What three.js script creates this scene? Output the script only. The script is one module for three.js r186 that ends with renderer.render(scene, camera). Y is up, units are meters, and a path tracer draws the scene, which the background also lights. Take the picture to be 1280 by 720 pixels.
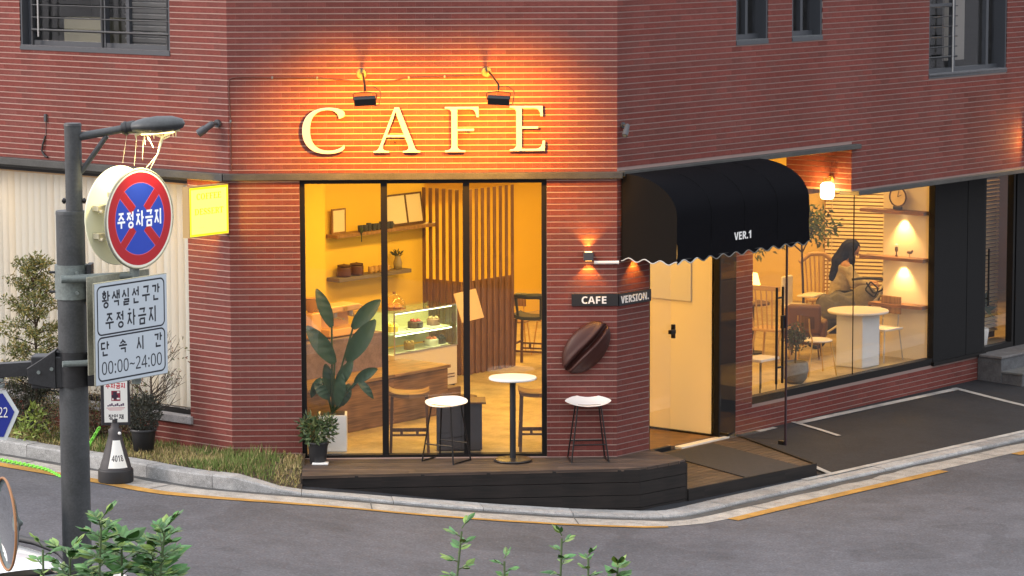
import * as THREE from 'three';
import { mergeGeometries, mergeVertices } from 'three/addons/utils/BufferGeometryUtils.js';
import { RoundedBoxGeometry } from 'three/addons/geometries/RoundedBoxGeometry.js';
import { TextGeometry } from 'three/addons/geometries/TextGeometry.js';
import { FontLoader } from 'three/addons/loaders/FontLoader.js';
import { MarchingCubes } from 'three/addons/objects/MarchingCubes.js';
import { RectAreaLightUniformsLib } from 'three/addons/lights/RectAreaLightUniformsLib.js';
RectAreaLightUniformsLib.init();

// ---------------------------------------------------------------- camera, sky, sun, exposure
const scene = new THREE.Scene();
const camera = new THREE.PerspectiveCamera(10.374, 16 / 9, 0.5, 600);
camera.position.set(-1.1845, 6.8726, 35.5);
camera.rotation.order = 'YXZ';
camera.rotation.set(-0.12535, 0, -0.00289);
const renderer = new THREE.WebGLRenderer({ antialias: true });
renderer.setSize(1024, 576);
renderer.shadowMap.enabled = true;
renderer.toneMapping = THREE.LinearToneMapping;
renderer.toneMappingExposure = 1.8;
const SKY = 0.95;
{
  const w = 128, h = 64, d = new Float32Array(w * h * 4);
  for (let j = 0; j < h; j++) for (let i = 0; i < w; i++) {
    const th = ((i + 0.5) / w - 0.5) * 2 * Math.PI, el = ((j + 0.5) / h - 0.5) * Math.PI;
    const x = Math.cos(th) * Math.cos(el), y = Math.sin(el), z = Math.sin(th) * Math.cos(el);
    const up = Math.max(y, 0), side = Math.max(0, -0.93 * x + 0.12 * z + 0.25 * y);   // the evening side lies to the left
    const g = 0.78 + 0.32 * up + 0.75 * side * side;
    const low = Math.exp(-up * 5);
    const k = 4 * (j * w + i);
    d[k] = SKY * g * (0.95 + 0.16 * low * (0.3 + side)); d[k + 1] = SKY * g * 0.985; d[k + 2] = SKY * g * (1.06 - 0.16 * low * (0.3 + side)); d[k + 3] = 1;
  }
  const t = new THREE.DataTexture(d, w, h, THREE.RGBAFormat, THREE.FloatType);
  t.mapping = THREE.EquirectangularReflectionMapping; t.magFilter = THREE.LinearFilter; t.minFilter = THREE.LinearFilter; t.needsUpdate = true;
  scene.background = t; scene.environment = t;
}
const sun = new THREE.DirectionalLight(new THREE.Color(1, 0.85, 0.75), 1.3);
sun.position.set(-36, 21, 4); sun.target.position.set(0, 2, 0);
sun.castShadow = true; sun.shadow.radius = 28; sun.shadow.mapSize.set(2048, 2048);
Object.assign(sun.shadow.camera, { left: -30, right: 30, top: 30, bottom: -30, near: 1, far: 120 });
scene.add(sun, sun.target);

// ---------------------------------------------------------------- helpers
const R = (d) => d * Math.PI / 180;
function rng(seed) { let a = seed >>> 0; return () => { a = (a + 0x6D2B79F5) >>> 0; let t = a; t = Math.imul(t ^ (t >>> 15), t | 1); t ^= t + Math.imul(t ^ (t >>> 7), t | 61); return ((t ^ (t >>> 14)) >>> 0) / 4294967296; }; }
const V = (x, y, z) => new THREE.Vector3(x, y, z);
const C3 = (r, g, b) => new THREE.Color().setRGB(r, g, b);
class Frame {                                  // a wall: o = left foot seen from outside, th = turn; u runs right, v up, n out of the wall
  constructor(o, th) { this.o = o; this.th = th; this.x = V(Math.cos(th), 0, -Math.sin(th)); this.n = V(Math.sin(th), 0, Math.cos(th)); }
  pt(u, v = 0, n = 0) { return this.o.clone().addScaledVector(this.x, u).addScaledVector(this.n, n).add(V(0, v, 0)); }
  m(u = 0, v = 0, n = 0) { return new THREE.Matrix4().makeRotationY(this.th).setPosition(this.pt(u, v, n)); }
  loc(p) { const q = p.clone().sub(this.o); return [q.dot(this.x), q.y, q.dot(this.n)]; }
}
const YAW = 0.88266, CH = 0.03096, WC = 4.351;
const FR = new Frame(V(0, 0, 0), YAW), FC = new Frame(V(-4.3491, 0, 0.1347), CH), FL = new Frame(V(-4.3491, 0, 0.1347), -(Math.PI / 2 - YAW));
const FS = new Frame(FR.pt(0, 0, -1), YAW);    // the set-back shop wall under the right upper wall
const FB = new Frame(FR.pt(4.77, 0, -1), FL.th); // side of the beam that closes the entrance recess
const G = (x) => { const t = Math.min(Math.max((x + 4.8) / 5.3, 0), 1); return 0.38 - 0.43 * t * t * (3 - 2 * t); };

const names = {};
function numbered(n) { const k = names[n] = (names[n] ?? -1) + 1; return k ? `${n}_${String(k).padStart(3, '0')}` : n; }
function tag(o, label, category, group) { Object.assign(o.userData, { label, category }); if (group) o.userData.group = group; return o; }
function thing(name, label, category, p, turn = 0, group) {
  const o = new THREE.Group(); o.name = numbered(name); scene.add(o);
  if (p instanceof THREE.Matrix4) p.decompose(o.position, o.quaternion, o.scale);
  else { o.position.copy(p ?? V(0, 0, 0)); o.rotation.y = turn; }
  return tag(o, label, category, group);
}
function copyOf(o, label, p, turn) {
  const c = o.clone(); c.name = numbered(o.name.replace(/_\d{3}$/, '')); scene.add(c);
  c.userData = { ...o.userData, label };
  if (p instanceof THREE.Matrix4) p.decompose(c.position, c.quaternion, c.scale); else { c.position.copy(p); c.rotation.set(0, turn, 0); }
  return c;
}
function uvm(g) {                               // uv in metres by the dominant axis of the normal
  const p = g.attributes.position, n = g.attributes.normal, uv = new Float32Array(p.count * 2);
  for (let i = 0; i < p.count; i++) {
    const ax = Math.abs(n.getX(i)), ay = Math.abs(n.getY(i)), az = Math.abs(n.getZ(i));
    const a = ay >= ax && ay >= az ? [p.getX(i), p.getZ(i)] : ax > az ? [p.getZ(i), p.getY(i)] : [p.getX(i), p.getY(i)];
    uv[2 * i] = a[0]; uv[2 * i + 1] = a[1];
  }
  g.setAttribute('uv', new THREE.BufferAttribute(uv, 2)); return g;
}
function clean(g) { g = g.index ? g.toNonIndexed() : g; for (const k of Object.keys(g.attributes)) if (!['position', 'normal', 'uv', 'color'].includes(k)) g.deleteAttribute(k); return g; }
function merge(list) { list = list.flat(9).map(clean); const hasC = list.every((g) => g.attributes.color); list.forEach((g) => { if (!hasC && g.attributes.color) g.deleteAttribute('color'); uvm(g); }); return list.length === 1 ? list[0] : mergeGeometries(list); }
function obj(name, geo, mat, parent = scene, keepUv) {
  const m = new THREE.Mesh(keepUv ? geo : merge([geo]), mat); m.name = parent === scene ? numbered(name) : name;
  m.castShadow = m.receiveShadow = true; parent.add(m); return m;
}
function struct(name, geo, mat, parent = scene) { const m = obj(name, geo, mat, parent); if (parent === scene) m.userData.kind = 'structure'; return m; }
const tr = (g, x = 0, y = 0, z = 0, ry = 0, rx = 0, rz = 0) => { if (rx) g.rotateX(rx); if (rz) g.rotateZ(rz); if (ry) g.rotateY(ry); return g.translate(x, y, z); };
const B = (w, h, d, x = 0, y = 0, z = 0, ry = 0, rx = 0, rz = 0) => tr(new THREE.BoxGeometry(w, h, d), x, y, z, ry, rx, rz);
const RB = (w, h, d, r, x = 0, y = 0, z = 0, ry = 0, rx = 0, rz = 0) => tr(new RoundedBoxGeometry(w, h, d, 2, r), x, y, z, ry, rx, rz);
const cyl = (r0, r1, h, x = 0, y = 0, z = 0, s = 20) => new THREE.CylinderGeometry(r1, r0, h, s).translate(x, y + h / 2, z);   // r0 at the foot
const ball = (r, x = 0, y = 0, z = 0, sx = 1, sy = 1, sz = 1, s = 16) => new THREE.SphereGeometry(r, s, Math.ceil(s * 0.7)).scale(sx, sy, sz).translate(x, y, z);
const lathe = (pts, s = 28) => new THREE.LatheGeometry(pts.map((p) => new THREE.Vector2(p[0], p[1])), s);
const tube = (pts, r = 0.01, seg = 24, rs = 6, closed = false) => new THREE.TubeGeometry(new THREE.CatmullRomCurve3(pts.map((p) => V(...p)), closed, 'catmullrom', 0.2), seg, r, rs, closed);
function rod(a, b, r = 0.01, r2 = r, s = 8) {
  a = V(...a); b = V(...b); const d = b.clone().sub(a), l = d.length();
  return new THREE.CylinderGeometry(r2, r, l, s).translate(0, l / 2, 0).applyQuaternion(new THREE.Quaternion().setFromUnitVectors(V(0, 1, 0), d.normalize())).translate(a.x, a.y, a.z);
}
function bar(a, b, w, t) {                      // a rectangular bar between two points
  a = V(...a); b = V(...b); const d = b.clone().sub(a), l = d.length();
  const m = new THREE.Matrix4().lookAt(b, a, Math.abs(d.y / l) > 0.95 ? V(1, 0, 0) : V(0, 1, 0));
  return new THREE.BoxGeometry(w, t, l).applyMatrix4(m).translate((a.x + b.x) / 2, (a.y + b.y) / 2, (a.z + b.z) / 2);
}
function sheet(pts, idx) { const g = new THREE.BufferGeometry(); g.setAttribute('position', new THREE.Float32BufferAttribute(pts.flat(), 3)); g.setIndex(idx); const q = g.toNonIndexed(); q.computeVertexNormals(); return q; }
function ribbon(a, b) {                         // strip between two lines of points of equal length (left to right seen from above, b nearer the viewer)
  const pts = [], idx = [], n = a.length;
  for (let i = 0; i < n; i++) pts.push(a[i], b[i]);
  for (let i = 0; i < n - 1; i++) idx.push(2 * i, 2 * i + 1, 2 * i + 2, 2 * i + 2, 2 * i + 1, 2 * i + 3);
  return sheet(pts, idx);
}
function prism(poly, y0, y1) {                  // poly: [x, z] counter-clockwise or not; upright prism
  const s = new THREE.Shape(poly.map((p) => new THREE.Vector2(p[0], -p[1])));
  return new THREE.ExtrudeGeometry(s, { depth: y1 - y0, bevelEnabled: false }).rotateX(-Math.PI / 2).translate(0, y0, 0);
}

// ---------------------------------------------------------------- procedural textures
function tileNoise(n, seed) { const r = rng(seed), a = new Float32Array(n * n); for (let i = 0; i < a.length; i++) a[i] = r(); return (x, y) => { x = ((x % n) + n) % n; y = ((y % n) + n) % n; const i = Math.floor(x), j = Math.floor(y), f = x - i, g = y - j, s = f * f * (3 - 2 * f), t = g * g * (3 - 2 * g), p = (u, v) => a[(v % n) * n + (u % n)]; return (p(i, j) * (1 - s) + p(i + 1, j) * s) * (1 - t) + (p(i, j + 1) * (1 - s) + p(i + 1, j + 1) * s) * t; }; }
function tex(size, fn, repeat = 1, data = false) {
  const d = new Uint8Array(size * size * 4);
  for (let j = 0; j < size; j++) for (let i = 0; i < size; i++) { const c = fn(i / size, j / size), k = 4 * (j * size + i); for (let q = 0; q < 3; q++) d[k + q] = Math.max(0, Math.min(255, 255 * (Array.isArray(c) ? c[q] : c))); d[k + 3] = 255; }
  const t = new THREE.DataTexture(d, size, size); t.wrapS = t.wrapT = THREE.RepeatWrapping; t.magFilter = THREE.LinearFilter; t.minFilter = THREE.LinearMipmapLinearFilter; t.generateMipmaps = true;
  if (!data) t.colorSpace = THREE.SRGBColorSpace; t.repeat.set(repeat, repeat); t.needsUpdate = true; return t;
}
const n8 = tileNoise(8, 1), n16 = tileNoise(16, 2), n32 = tileNoise(32, 3), n64 = tileNoise(64, 4), n128 = tileNoise(128, 5), n256 = tileNoise(256, 6);
const fbm = (u, v) => 0.4 * n8(u * 8, v * 8) + 0.25 * n16(u * 16, v * 16) + 0.2 * n32(u * 32, v * 32) + 0.15 * n64(u * 64, v * 64);
const T = {
  asphalt: tex(1024, (u, v) => { const s = n256(u * 256, v * 256), b = fbm(u, v); let c = 0.74 + 0.22 * (b - 0.5) * 2 * 0.5 + 0.17 * (s - 0.5); if (s > 0.9) c += 0.06; const g = n8(u * 8 + 3, v * 8 + 1); c += (g > 0.72 ? -0.05 : 0); return [c, c * 0.99, c * 1.0]; }, 0.25),
  mottled: tex(512, (u, v) => 0.72 + 0.36 * (fbm(u, v) - 0.35) + 0.12 * (n256(u * 256, v * 256) - 0.5), 0.5),
  granite: tex(512, (u, v) => { const s = n256(u * 256, v * 256), c = 0.8 + 0.3 * (fbm(u, v) - 0.5) + (s > 0.7 ? 0.1 : s < 0.25 ? -0.16 : 0); return [c, c, c]; }, 1),
  wood: tex(512, (u, v) => { const g = n128(u * 6, v * 128) * 0.5 + n64(u * 3, v * 64) * 0.5, c = 0.66 + 0.42 * (g - 0.35) + 0.15 * (n8(u * 8, v * 8) - 0.5); return [c, c * 0.97, c * 0.92]; }, 1),
  woodUp: tex(512, (u, v) => { const g = n128(u * 128, v * 6) * 0.5 + n64(u * 64, v * 3) * 0.5, c = 0.74 + 0.32 * (g - 0.35) + 0.1 * (n8(u * 8, v * 8) - 0.5); return [c, c * 0.98, c * 0.95]; }, 1),
  fabric: tex(256, (u, v) => { const c = 0.8 + 0.12 * Math.sin(u * 400) * Math.sin(v * 400) + 0.2 * (fbm(u, v) - 0.5); return c; }, 3),
  bump: tex(512, (u, v) => fbm(u, v) * 0.6 + 0.4 * n256(u * 256, v * 256), 1, true),
  brick: tex(512, (u, v) => { const c = 0.82 + 0.3 * (fbm(u, v) - 0.4) + 0.2 * (n128(u * 128, v * 128) - 0.5); return [c, c * 0.98, c * 0.97]; }, 1),
};
const mat = (r, g, b, rough = 0.8, o = {}) => new THREE.MeshStandardMaterial({ color: C3(r, g, b), roughness: rough, ...o });
const phys = (r, g, b, rough, o) => new THREE.MeshPhysicalMaterial({ color: C3(r, g, b), roughness: rough, ...o });
const M = {
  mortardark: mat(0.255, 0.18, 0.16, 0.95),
  brick: phys(1, 1, 1, 0.9, { specularIntensity: 0.25, map: T.brick, bumpMap: T.bump, bumpScale: 0.002 }),
  mortar: mat(0.4, 0.285, 0.24, 0.95),
  slate: mat(0.075, 0.075, 0.07, 0.6, { map: T.mottled, bumpMap: T.bump, bumpScale: 0.002 }),
  darkframe: phys(0.01, 0.009, 0.009, 0.5, { specularIntensity: 0.4 }),
  greyframe: mat(0.05, 0.055, 0.065, 0.45),
  black: mat(0.014, 0.014, 0.016, 0.5),
  blackmetal: mat(0.02, 0.018, 0.018, 0.35, { metalness: 0.5 }),
  panel: phys(0.008, 0.008, 0.009, 0.6, { specularIntensity: 0.4, bumpMap: T.bump, bumpScale: 0.001 }),
  glass: phys(1, 1, 1, 0, { transmission: 1, thickness: 0, ior: 1.5 }),
  plaster: mat(0.76, 0.68, 0.52, 0.9),
  yellowwall: mat(0.76, 0.53, 0.07, 0.9),
  plasterSmooth: mat(0.78, 0.74, 0.66, 0.85),
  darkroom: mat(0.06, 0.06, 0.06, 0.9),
  floorTile: mat(0.68, 0.55, 0.32, 0.45, { map: T.mottled }),
  asphalt: mat(0.15, 0.153, 0.17, 0.9, { map: T.asphalt, bumpMap: T.bump, bumpScale: 0.003 }),
  lot: mat(0.025, 0.028, 0.035, 0.88, { map: T.asphalt, bumpMap: T.bump, bumpScale: 0.005 }),
  concrete: mat(0.53, 0.5, 0.45, 0.9, { map: T.granite, bumpMap: T.bump, bumpScale: 0.004 }),
  curb: mat(0.5, 0.5, 0.5, 0.85, { map: T.granite, bumpMap: T.bump, bumpScale: 0.004 }),
  yellow: mat(0.62, 0.33, 0.06, 0.85, { map: T.mottled, bumpMap: T.bump, bumpScale: 0.003 }),
  whiteline: mat(0.62, 0.62, 0.6, 0.85, { map: T.mottled }),
  soil: mat(0.14, 0.1, 0.06, 1, { map: T.mottled, bumpMap: T.bump, bumpScale: 0.03 }),
  deck: mat(0.125, 0.085, 0.07, 0.75, { map: T.wood, bumpMap: T.bump, bumpScale: 0.002 }),
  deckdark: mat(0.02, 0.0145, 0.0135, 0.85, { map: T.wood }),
  mat_: mat(0.055, 0.05, 0.05, 0.95, { map: T.fabric }),
  white: mat(0.8, 0.79, 0.76, 0.5),
  whitegloss: phys(0.82, 0.81, 0.78, 0.35, { clearcoat: 0.3 }),
  pole: mat(0.1, 0.108, 0.115, 0.5, { map: T.mottled, metalness: 0.2 }),
  poledark: mat(0.045, 0.047, 0.052, 0.5, { map: T.mottled, metalness: 0.2 }),
  galv: mat(0.3, 0.35, 0.34, 0.55, { map: T.mottled, metalness: 0.3 }),
  signback: mat(0.5, 0.5, 0.4, 0.5, { map: T.mottled, metalness: 0.2 }),
  steel: mat(0.5, 0.5, 0.5, 0.3, { metalness: 0.9 }),
  oak: mat(0.42, 0.24, 0.1, 0.6, { map: T.woodUp }),
  walnut: mat(0.16, 0.08, 0.04, 0.55, { map: T.woodUp }),
  slat: mat(0.3, 0.16, 0.1, 0.6, { map: T.woodUp }),
  counterwood: mat(0.3, 0.19, 0.11, 0.6, { map: T.wood }),
  slateblue: mat(0.3, 0.25, 0.34, 0.8, { map: T.mottled }),
  cream: mat(0.72, 0.66, 0.56, 0.6),
  drum: mat(0.62, 0.63, 0.62, 0.6),
  greycloth: mat(0.27, 0.26, 0.24, 0.95, { map: T.fabric }),
  brownleather: mat(0.16, 0.08, 0.05, 0.6),
  leaf: mat(1, 1, 1, 0.55, { vertexColors: true, side: THREE.DoubleSide }),
  bark: mat(0.1, 0.07, 0.05, 0.95, { map: T.mottled }),
  stone: mat(0.15, 0.155, 0.165, 0.75, { map: T.granite, bumpMap: T.bump, bumpScale: 0.002 }),
  terra: mat(0.3, 0.27, 0.22, 0.85, { map: T.mottled }),
  gold: mat(0.6, 0.38, 0.1, 0.35, { metalness: 0.7 }),
};
function glow(r, g, b, k) { return new THREE.MeshStandardMaterial({ color: C3(0.3, 0.3, 0.3), emissive: C3(r, g, b), emissiveIntensity: k }); }
function addLight(L, p, parent = scene) { L.position.copy(p); L.castShadow = true; parent.add(L); return L; }
function spotAt(p, target, color, I, angle, pen = 0.6, radius = 2) { const s = new THREE.SpotLight(color, I, 0, angle, pen, 2); s.position.copy(p); s.target.position.copy(target); s.castShadow = true; s.shadow.radius = radius; scene.add(s, s.target); return s; }
const AMBER = C3(1, 0.5, 0.12), WARM = C3(1, 0.62, 0.24);

// leaves: many small folded diamonds, each with its own tint
function leafBlades(list, fine) {               // list of [pos, dir, side, length, width, color]; fine: curved, tapering blades
  const p = [], c = [];
  if (fine) for (const [q, d, s, l, w, col] of list) {
    const up = d.clone().cross(s).normalize(), droop = -0.1 - 0.16 * Math.abs(Math.sin(q.x * 913 + q.y * 331)), rib = [], lf = [], rt = [];
    for (const [f, h] of [[0, 0.02], [0.2, 0.34], [0.42, 0.5], [0.68, 0.36], [0.86, 0.16], [1, 0]]) { const a = q.clone().addScaledVector(d, l * f).add(V(0, droop * l * f * f, 0)); rib.push(a); lf.push(a.clone().addScaledVector(s, w * h).addScaledVector(up, w * h * 0.35)); rt.push(a.clone().addScaledVector(s, -w * h).addScaledVector(up, w * h * 0.35)); }
    for (let k = 0; k < 5; k++) for (const sd of [lf, rt]) { const v = 0.86 + 0.28 * ((k * 7 + (sd === lf ? 3 : 0)) % 5) / 5; for (const t of [rib[k], sd[k], sd[k + 1], rib[k], sd[k + 1], rib[k + 1]]) { p.push(t.x, t.y, t.z); c.push(col.r * v, col.g * v, col.b * v); } }
  } else
  for (const [q, d, s, l, w, col] of list) {
    const up = d.clone().cross(s).normalize().multiplyScalar(w * 0.25), a = q, m = q.clone().addScaledVector(d, l * 0.45), e = q.clone().addScaledVector(d, l);
    const x = m.clone().addScaledVector(s, w / 2).add(up), y = m.clone().addScaledVector(s, -w / 2).add(up);
    for (const v of [a, x, e, a, e, y]) { p.push(v.x, v.y, v.z); c.push(col.r, col.g, col.b); }
  }
  const g = new THREE.BufferGeometry(); g.setAttribute('position', new THREE.Float32BufferAttribute(p, 3)); g.setAttribute('color', new THREE.Float32BufferAttribute(c, 3)); g.computeVertexNormals(); return g;
}
function randDir(r) { const z = 2 * r() - 1, a = 2 * Math.PI * r(), s = Math.sqrt(1 - z * z); return V(s * Math.cos(a), z, s * Math.sin(a)); }
function leafMesh(name, list, parent, fine) { const g = uvm(leafBlades(list, fine)); const m = new THREE.Mesh(g, M.leaf); m.name = parent === scene ? numbered(name) : name; m.castShadow = m.receiveShadow = true; parent.add(m); return m; }
function tint(r, base, spread = 0.35) { const k = 1 - spread + 2 * spread * r(); return C3(base[0] * k * (0.9 + 0.2 * r()), base[1] * k, base[2] * k * (0.8 + 0.4 * r())); }

// ---------------------------------------------------------------- ground: road, gutter, curb, bed, parking lot
const S0 = [[-34, -22.5], [-20, -11.15], [-7.13, -0.79], [-5.99, 0.15], [-5.3, 0.74], [-4.95, 1.08], [-4.62, 1.33], [-4.3, 1.46], [-3.9, 1.53], [-3.5, 1.53], [-3.1, 1.5], [-2.4, 1.44], [-1.7, 1.31], [-1, 1.17], [-0.13, 1.06], [0.3, 1.06], [0.6, 1.03], [0.8, 0.87], [1.34, 0.27], [2.55, -1.02], [3.85, -2.4], [5.26, -3.9], [20, -19.6], [34, -34.5]];
function along(pts, step) {                     // resample, keeping it on the line
  const out = [pts[0]]; let left = step;
  for (let i = 0; i < pts.length - 1; i++) {
    const [ax, az] = pts[i], [bx, bz] = pts[i + 1], l = Math.hypot(bx - ax, bz - az); let t = left;
    while (t <= l) { out.push([ax + (bx - ax) * t / l, az + (bz - az) * t / l]); t += step; }
    left = t - l;
  }
  return out;
}
function offset(pts, dOf) {
  return pts.map((p, i) => {
    const a = pts[Math.max(i - 1, 0)], b = pts[Math.min(i + 1, pts.length - 1)], dx = b[0] - a[0], dz = b[1] - a[1], l = Math.hypot(dx, dz), d = typeof dOf === 'function' ? dOf(p) : dOf;
    return [p[0] - dz / l * d, p[1] + dx / l * d];
  });
}
const S = along(S0, 0.25);
const curbH = (x) => { const t = Math.min(Math.max((x + 4.3) / 0.75, 0), 1); return 0.155 - 0.115 * t * t * (3 - 2 * t); };
const curbW = (p) => { const t = Math.min(Math.max((p[0] + 3.2) / 1.5, 0), 1); return 0.2 + 0.1 * t; };
const lift = (pts, f) => pts.map((p) => [p[0], f(p), p[1]]);
{
  const g = new THREE.PlaneGeometry(1, 1, 140, 120), p = g.attributes.position;   // one sheet to the horizon, with fine cells where the street bends down
  for (let i = 0; i < p.count; i++) {
    const a = p.getX(i) * 2, b = p.getY(i) * 2, x = -2.2 + 9 * a + 290 * a * Math.abs(a) ** 5, z = 4 - 14 * b - 280 * b * Math.abs(b) ** 5;
    p.setXYZ(i, x, G(x), z);
  }
  g.computeVertexNormals();
  struct('road', g, M.asphalt);
}
const topY = (p) => G(p[0]) + curbH(p[0]);
struct('gutter', ribbon(lift(S, (p) => G(p[0]) + 0.004), lift(offset(S, 0.41), (p) => G(p[0]) + 0.004)), M.concrete);
{ // shade of the curb face painted as a strip, some dirt at the corner
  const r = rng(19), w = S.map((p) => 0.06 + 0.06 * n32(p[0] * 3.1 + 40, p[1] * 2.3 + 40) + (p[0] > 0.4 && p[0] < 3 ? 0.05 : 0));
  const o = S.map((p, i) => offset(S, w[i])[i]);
  struct('gutter_shade_dirt', ribbon(lift(S, (p) => G(p[0]) + 0.0065), lift(o, (p) => G(p[0]) + 0.0065)), mat(0.12, 0.118, 0.115, 1, { map: T.mottled }));
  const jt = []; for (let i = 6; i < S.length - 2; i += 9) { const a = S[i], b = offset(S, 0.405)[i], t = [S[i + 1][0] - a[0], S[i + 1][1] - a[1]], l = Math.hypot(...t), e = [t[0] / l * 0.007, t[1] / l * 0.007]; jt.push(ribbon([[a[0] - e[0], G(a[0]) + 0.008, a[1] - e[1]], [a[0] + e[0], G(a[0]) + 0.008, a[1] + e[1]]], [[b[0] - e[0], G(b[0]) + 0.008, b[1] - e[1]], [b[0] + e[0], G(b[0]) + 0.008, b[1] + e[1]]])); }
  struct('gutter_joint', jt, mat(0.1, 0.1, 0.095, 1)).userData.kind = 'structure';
}
{ // curb stones, each a piece of the curb
  const curb = new THREE.Group(); curb.name = 'curb'; curb.userData.kind = 'structure'; scene.add(curb);
  const r = rng(7), mats = [0.42, 0.5, 0.55, 0.47].map((k) => mat(k, k, k * 0.985, 0.85, { map: T.granite, bumpMap: T.bump, bumpScale: 0.004 }));
  const rest = [];
  for (let i = 0; i + 4 < S.length; i += 4) {
    const seg = S.slice(i, i + 5), bk = offset(S, (p) => -curbW(p)).slice(i, i + 5);
    const near = seg[0][0] > -9 && seg[4][0] < 7;
    const cut = (pts) => { const q = pts.map((p) => [...p]); const k = 0.014; q[0] = [pts[0][0] + (pts[1][0] - pts[0][0]) * k, pts[0][1] + (pts[1][1] - pts[0][1]) * k]; q[4] = [pts[4][0] + (pts[3][0] - pts[4][0]) * k, pts[4][1] + (pts[3][1] - pts[4][1]) * k]; return q; };
    const f = cut(seg), b = cut(bk), dy = (r() - 0.5) * 0.006, ch = 0.018;
    const fin = f.map((p, k) => [p[0] + (b[k][0] - p[0]) * 0.07, p[1] + (b[k][1] - p[1]) * 0.07]);
    const yT = (k) => topY(seg[k]) + dy, yB = (k) => G(seg[k][0]) - 0.12;
    const L1 = b.map((p, k) => [p[0], yT(k), p[1]]), L2 = fin.map((p, k) => [p[0], yT(k), p[1]]), L3 = f.map((p, k) => [p[0], yT(k) - ch, p[1]]), L4 = f.map((p, k) => [p[0], yB(k), p[1]]), L5 = b.map((p, k) => [p[0], yB(k), p[1]]);
    const end = (k, flip) => { const q = [L1[k], L2[k], L3[k], L4[k], L5[k]], id = [0, 1, 2, 0, 2, 3, 0, 3, 4]; return sheet(q, flip ? id : id.reverse()); };
    const geo = [ribbon(L1, L2), ribbon(L2, L3), ribbon(L3, L4), ribbon(L5, L1), end(0, true), end(4, false)];
    if (near) obj('curb_stone', geo, mats[Math.floor(r() * 4)], curb); else rest.push(...geo);
  }
  const far = obj('curb_stone', rest, mats[1], curb); far.userData.kind = 'stuff';
}
const BK = offset(S, (p) => -curbW(p));
const yLot = (n) => 0.1 - 0.052 * (n + 1);
{
  const bed = [[], []], lot = [[], []];
  BK.forEach((p, i) => {
    const P = V(p[0], 0, p[1]), y = topY(S[i]) - 0.012;
    if (p[0] < -3.3) {
      const [u] = FL.loc(P), [uc] = FC.loc(P), w = u < 0 ? FL.pt(u, 0, -0.05) : FC.pt(Math.max(uc, 0), 0, -0.05);
      bed[0].push([w.x, 0.53, w.z]); bed[1].push([p[0], y, p[1]]);
    }
    if (p[0] > -3.6) {
      const [uc] = FC.loc(P), [ur] = FR.loc(P); let w, wy;
      if (p[0] < 0.35) { w = FC.pt(Math.max(0.3, Math.min(uc, 4.3)), 0, -0.05); wy = Math.max(0.08, y + 0.03); } else { w = FS.pt(Math.max(ur, 0) + 0.3, 0, -0.03); wy = yLot(-1); }
      lot[0].push([w.x, wy, w.z]); lot[1].push([p[0], y, p[1]]);
    }
  });
  struct('planting_bed', ribbon(bed[0], bed[1]), M.soil);
  struct('parking_lot', ribbon(lot[0], lot[1]), M.lot);
}
const lotPt = (u, n, dy) => { const p = FR.pt(u, 0, n); return [p.x, yLot(n) + dy, p.z]; };
function lotLine(pts, w) { const o = pts.map((p) => [p[0], p[1]]), a = offset(o, w / 2), b = offset(o, -w / 2); return ribbon(a.map((p) => lotPt(p[0], p[1], 0.006)), b.map((p) => lotPt(p[0], p[1], 0.006))); }
{
  struct('parking_line', [lotLine([[4.95, -0.9], [6.2, -0.87], [8.62, -0.8]], 0.11), lotLine([[8.66, -0.86], [8.4, 0.1], [8.2, 0.98]], 0.1)], M.whiteline);
  struct('parking_line', lotLine([[4.98, -0.99], [4.84, -0.5], [4.7, -0.1]], 0.07), M.whiteline);
  struct('parking_line', lotLine([[2.98, 0.62], [2.86, 0.85], [2.76, 1.05]], 0.08), M.whiteline);
  struct('parking_line', lotLine([[4.12, -0.93], [4.3, -0.93], [4.5, -0.93]], 0.08), M.whiteline);
  const sel = S.map((p, i) => i).filter((i) => S[i][0] > 2.3 && S[i][0] < 9), w = (d, dy) => sel.map((i) => { const q = offset(S, d)[i]; return [q[0], topY(S[i]) + dy, q[1]]; });
  struct('curb_line', ribbon(w(-0.3, 0.008), w(-0.2, 0.008)), M.whiteline);
}
{ // painted yellow lines beside the gutter
  const part = (x0, x1, d0, d1) => { const s = S.filter((p) => p[0] >= x0 && p[0] <= x1); return ribbon(lift(offset(s, d0), (p) => G(p[0]) + 0.008), lift(offset(s, d1), (p) => G(p[0]) + 0.008)); };
  struct('yellow_line', part(-30, 0.62, 0.41, (p) => 0.49 + 0.08 * Math.min(1, Math.max(0, (-3.2 - p[0]) / 1.6))), M.yellow);
  struct('yellow_line', part(0.78, 3.75, 0.41, 0.56), M.yellow);
  for (let k = 0; k < 8; k++) struct('yellow_line', part(4.55 + k * 1.45, 5.25 + k * 1.45, 0.42, 0.57), M.yellow);
}
{ // the bank that the viewer stands on, below the frame
  const prof = [[17, -0.3], [19, 0.0], [21, 1.5], [23, 3.4], [25, 4.25], [30, 4.6], [60, 4.9]], a = prof.map((p) => [-60, p[1], p[0]]), pts = [], idx = [];
  for (const p of prof) for (let k = 0; k < 9; k++) { const x = -60 + 15 * k; pts.push([x, p[1] + (k % 2 ? 0.05 : -0.05), p[0]]); }
  for (let j = 0; j < prof.length - 1; j++) for (let k = 0; k < 8; k++) { const q = j * 9 + k; idx.push(q, q + 9, q + 1, q + 1, q + 9, q + 10); }
  struct('embankment', sheet(pts, idx), M.soil);
}

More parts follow.
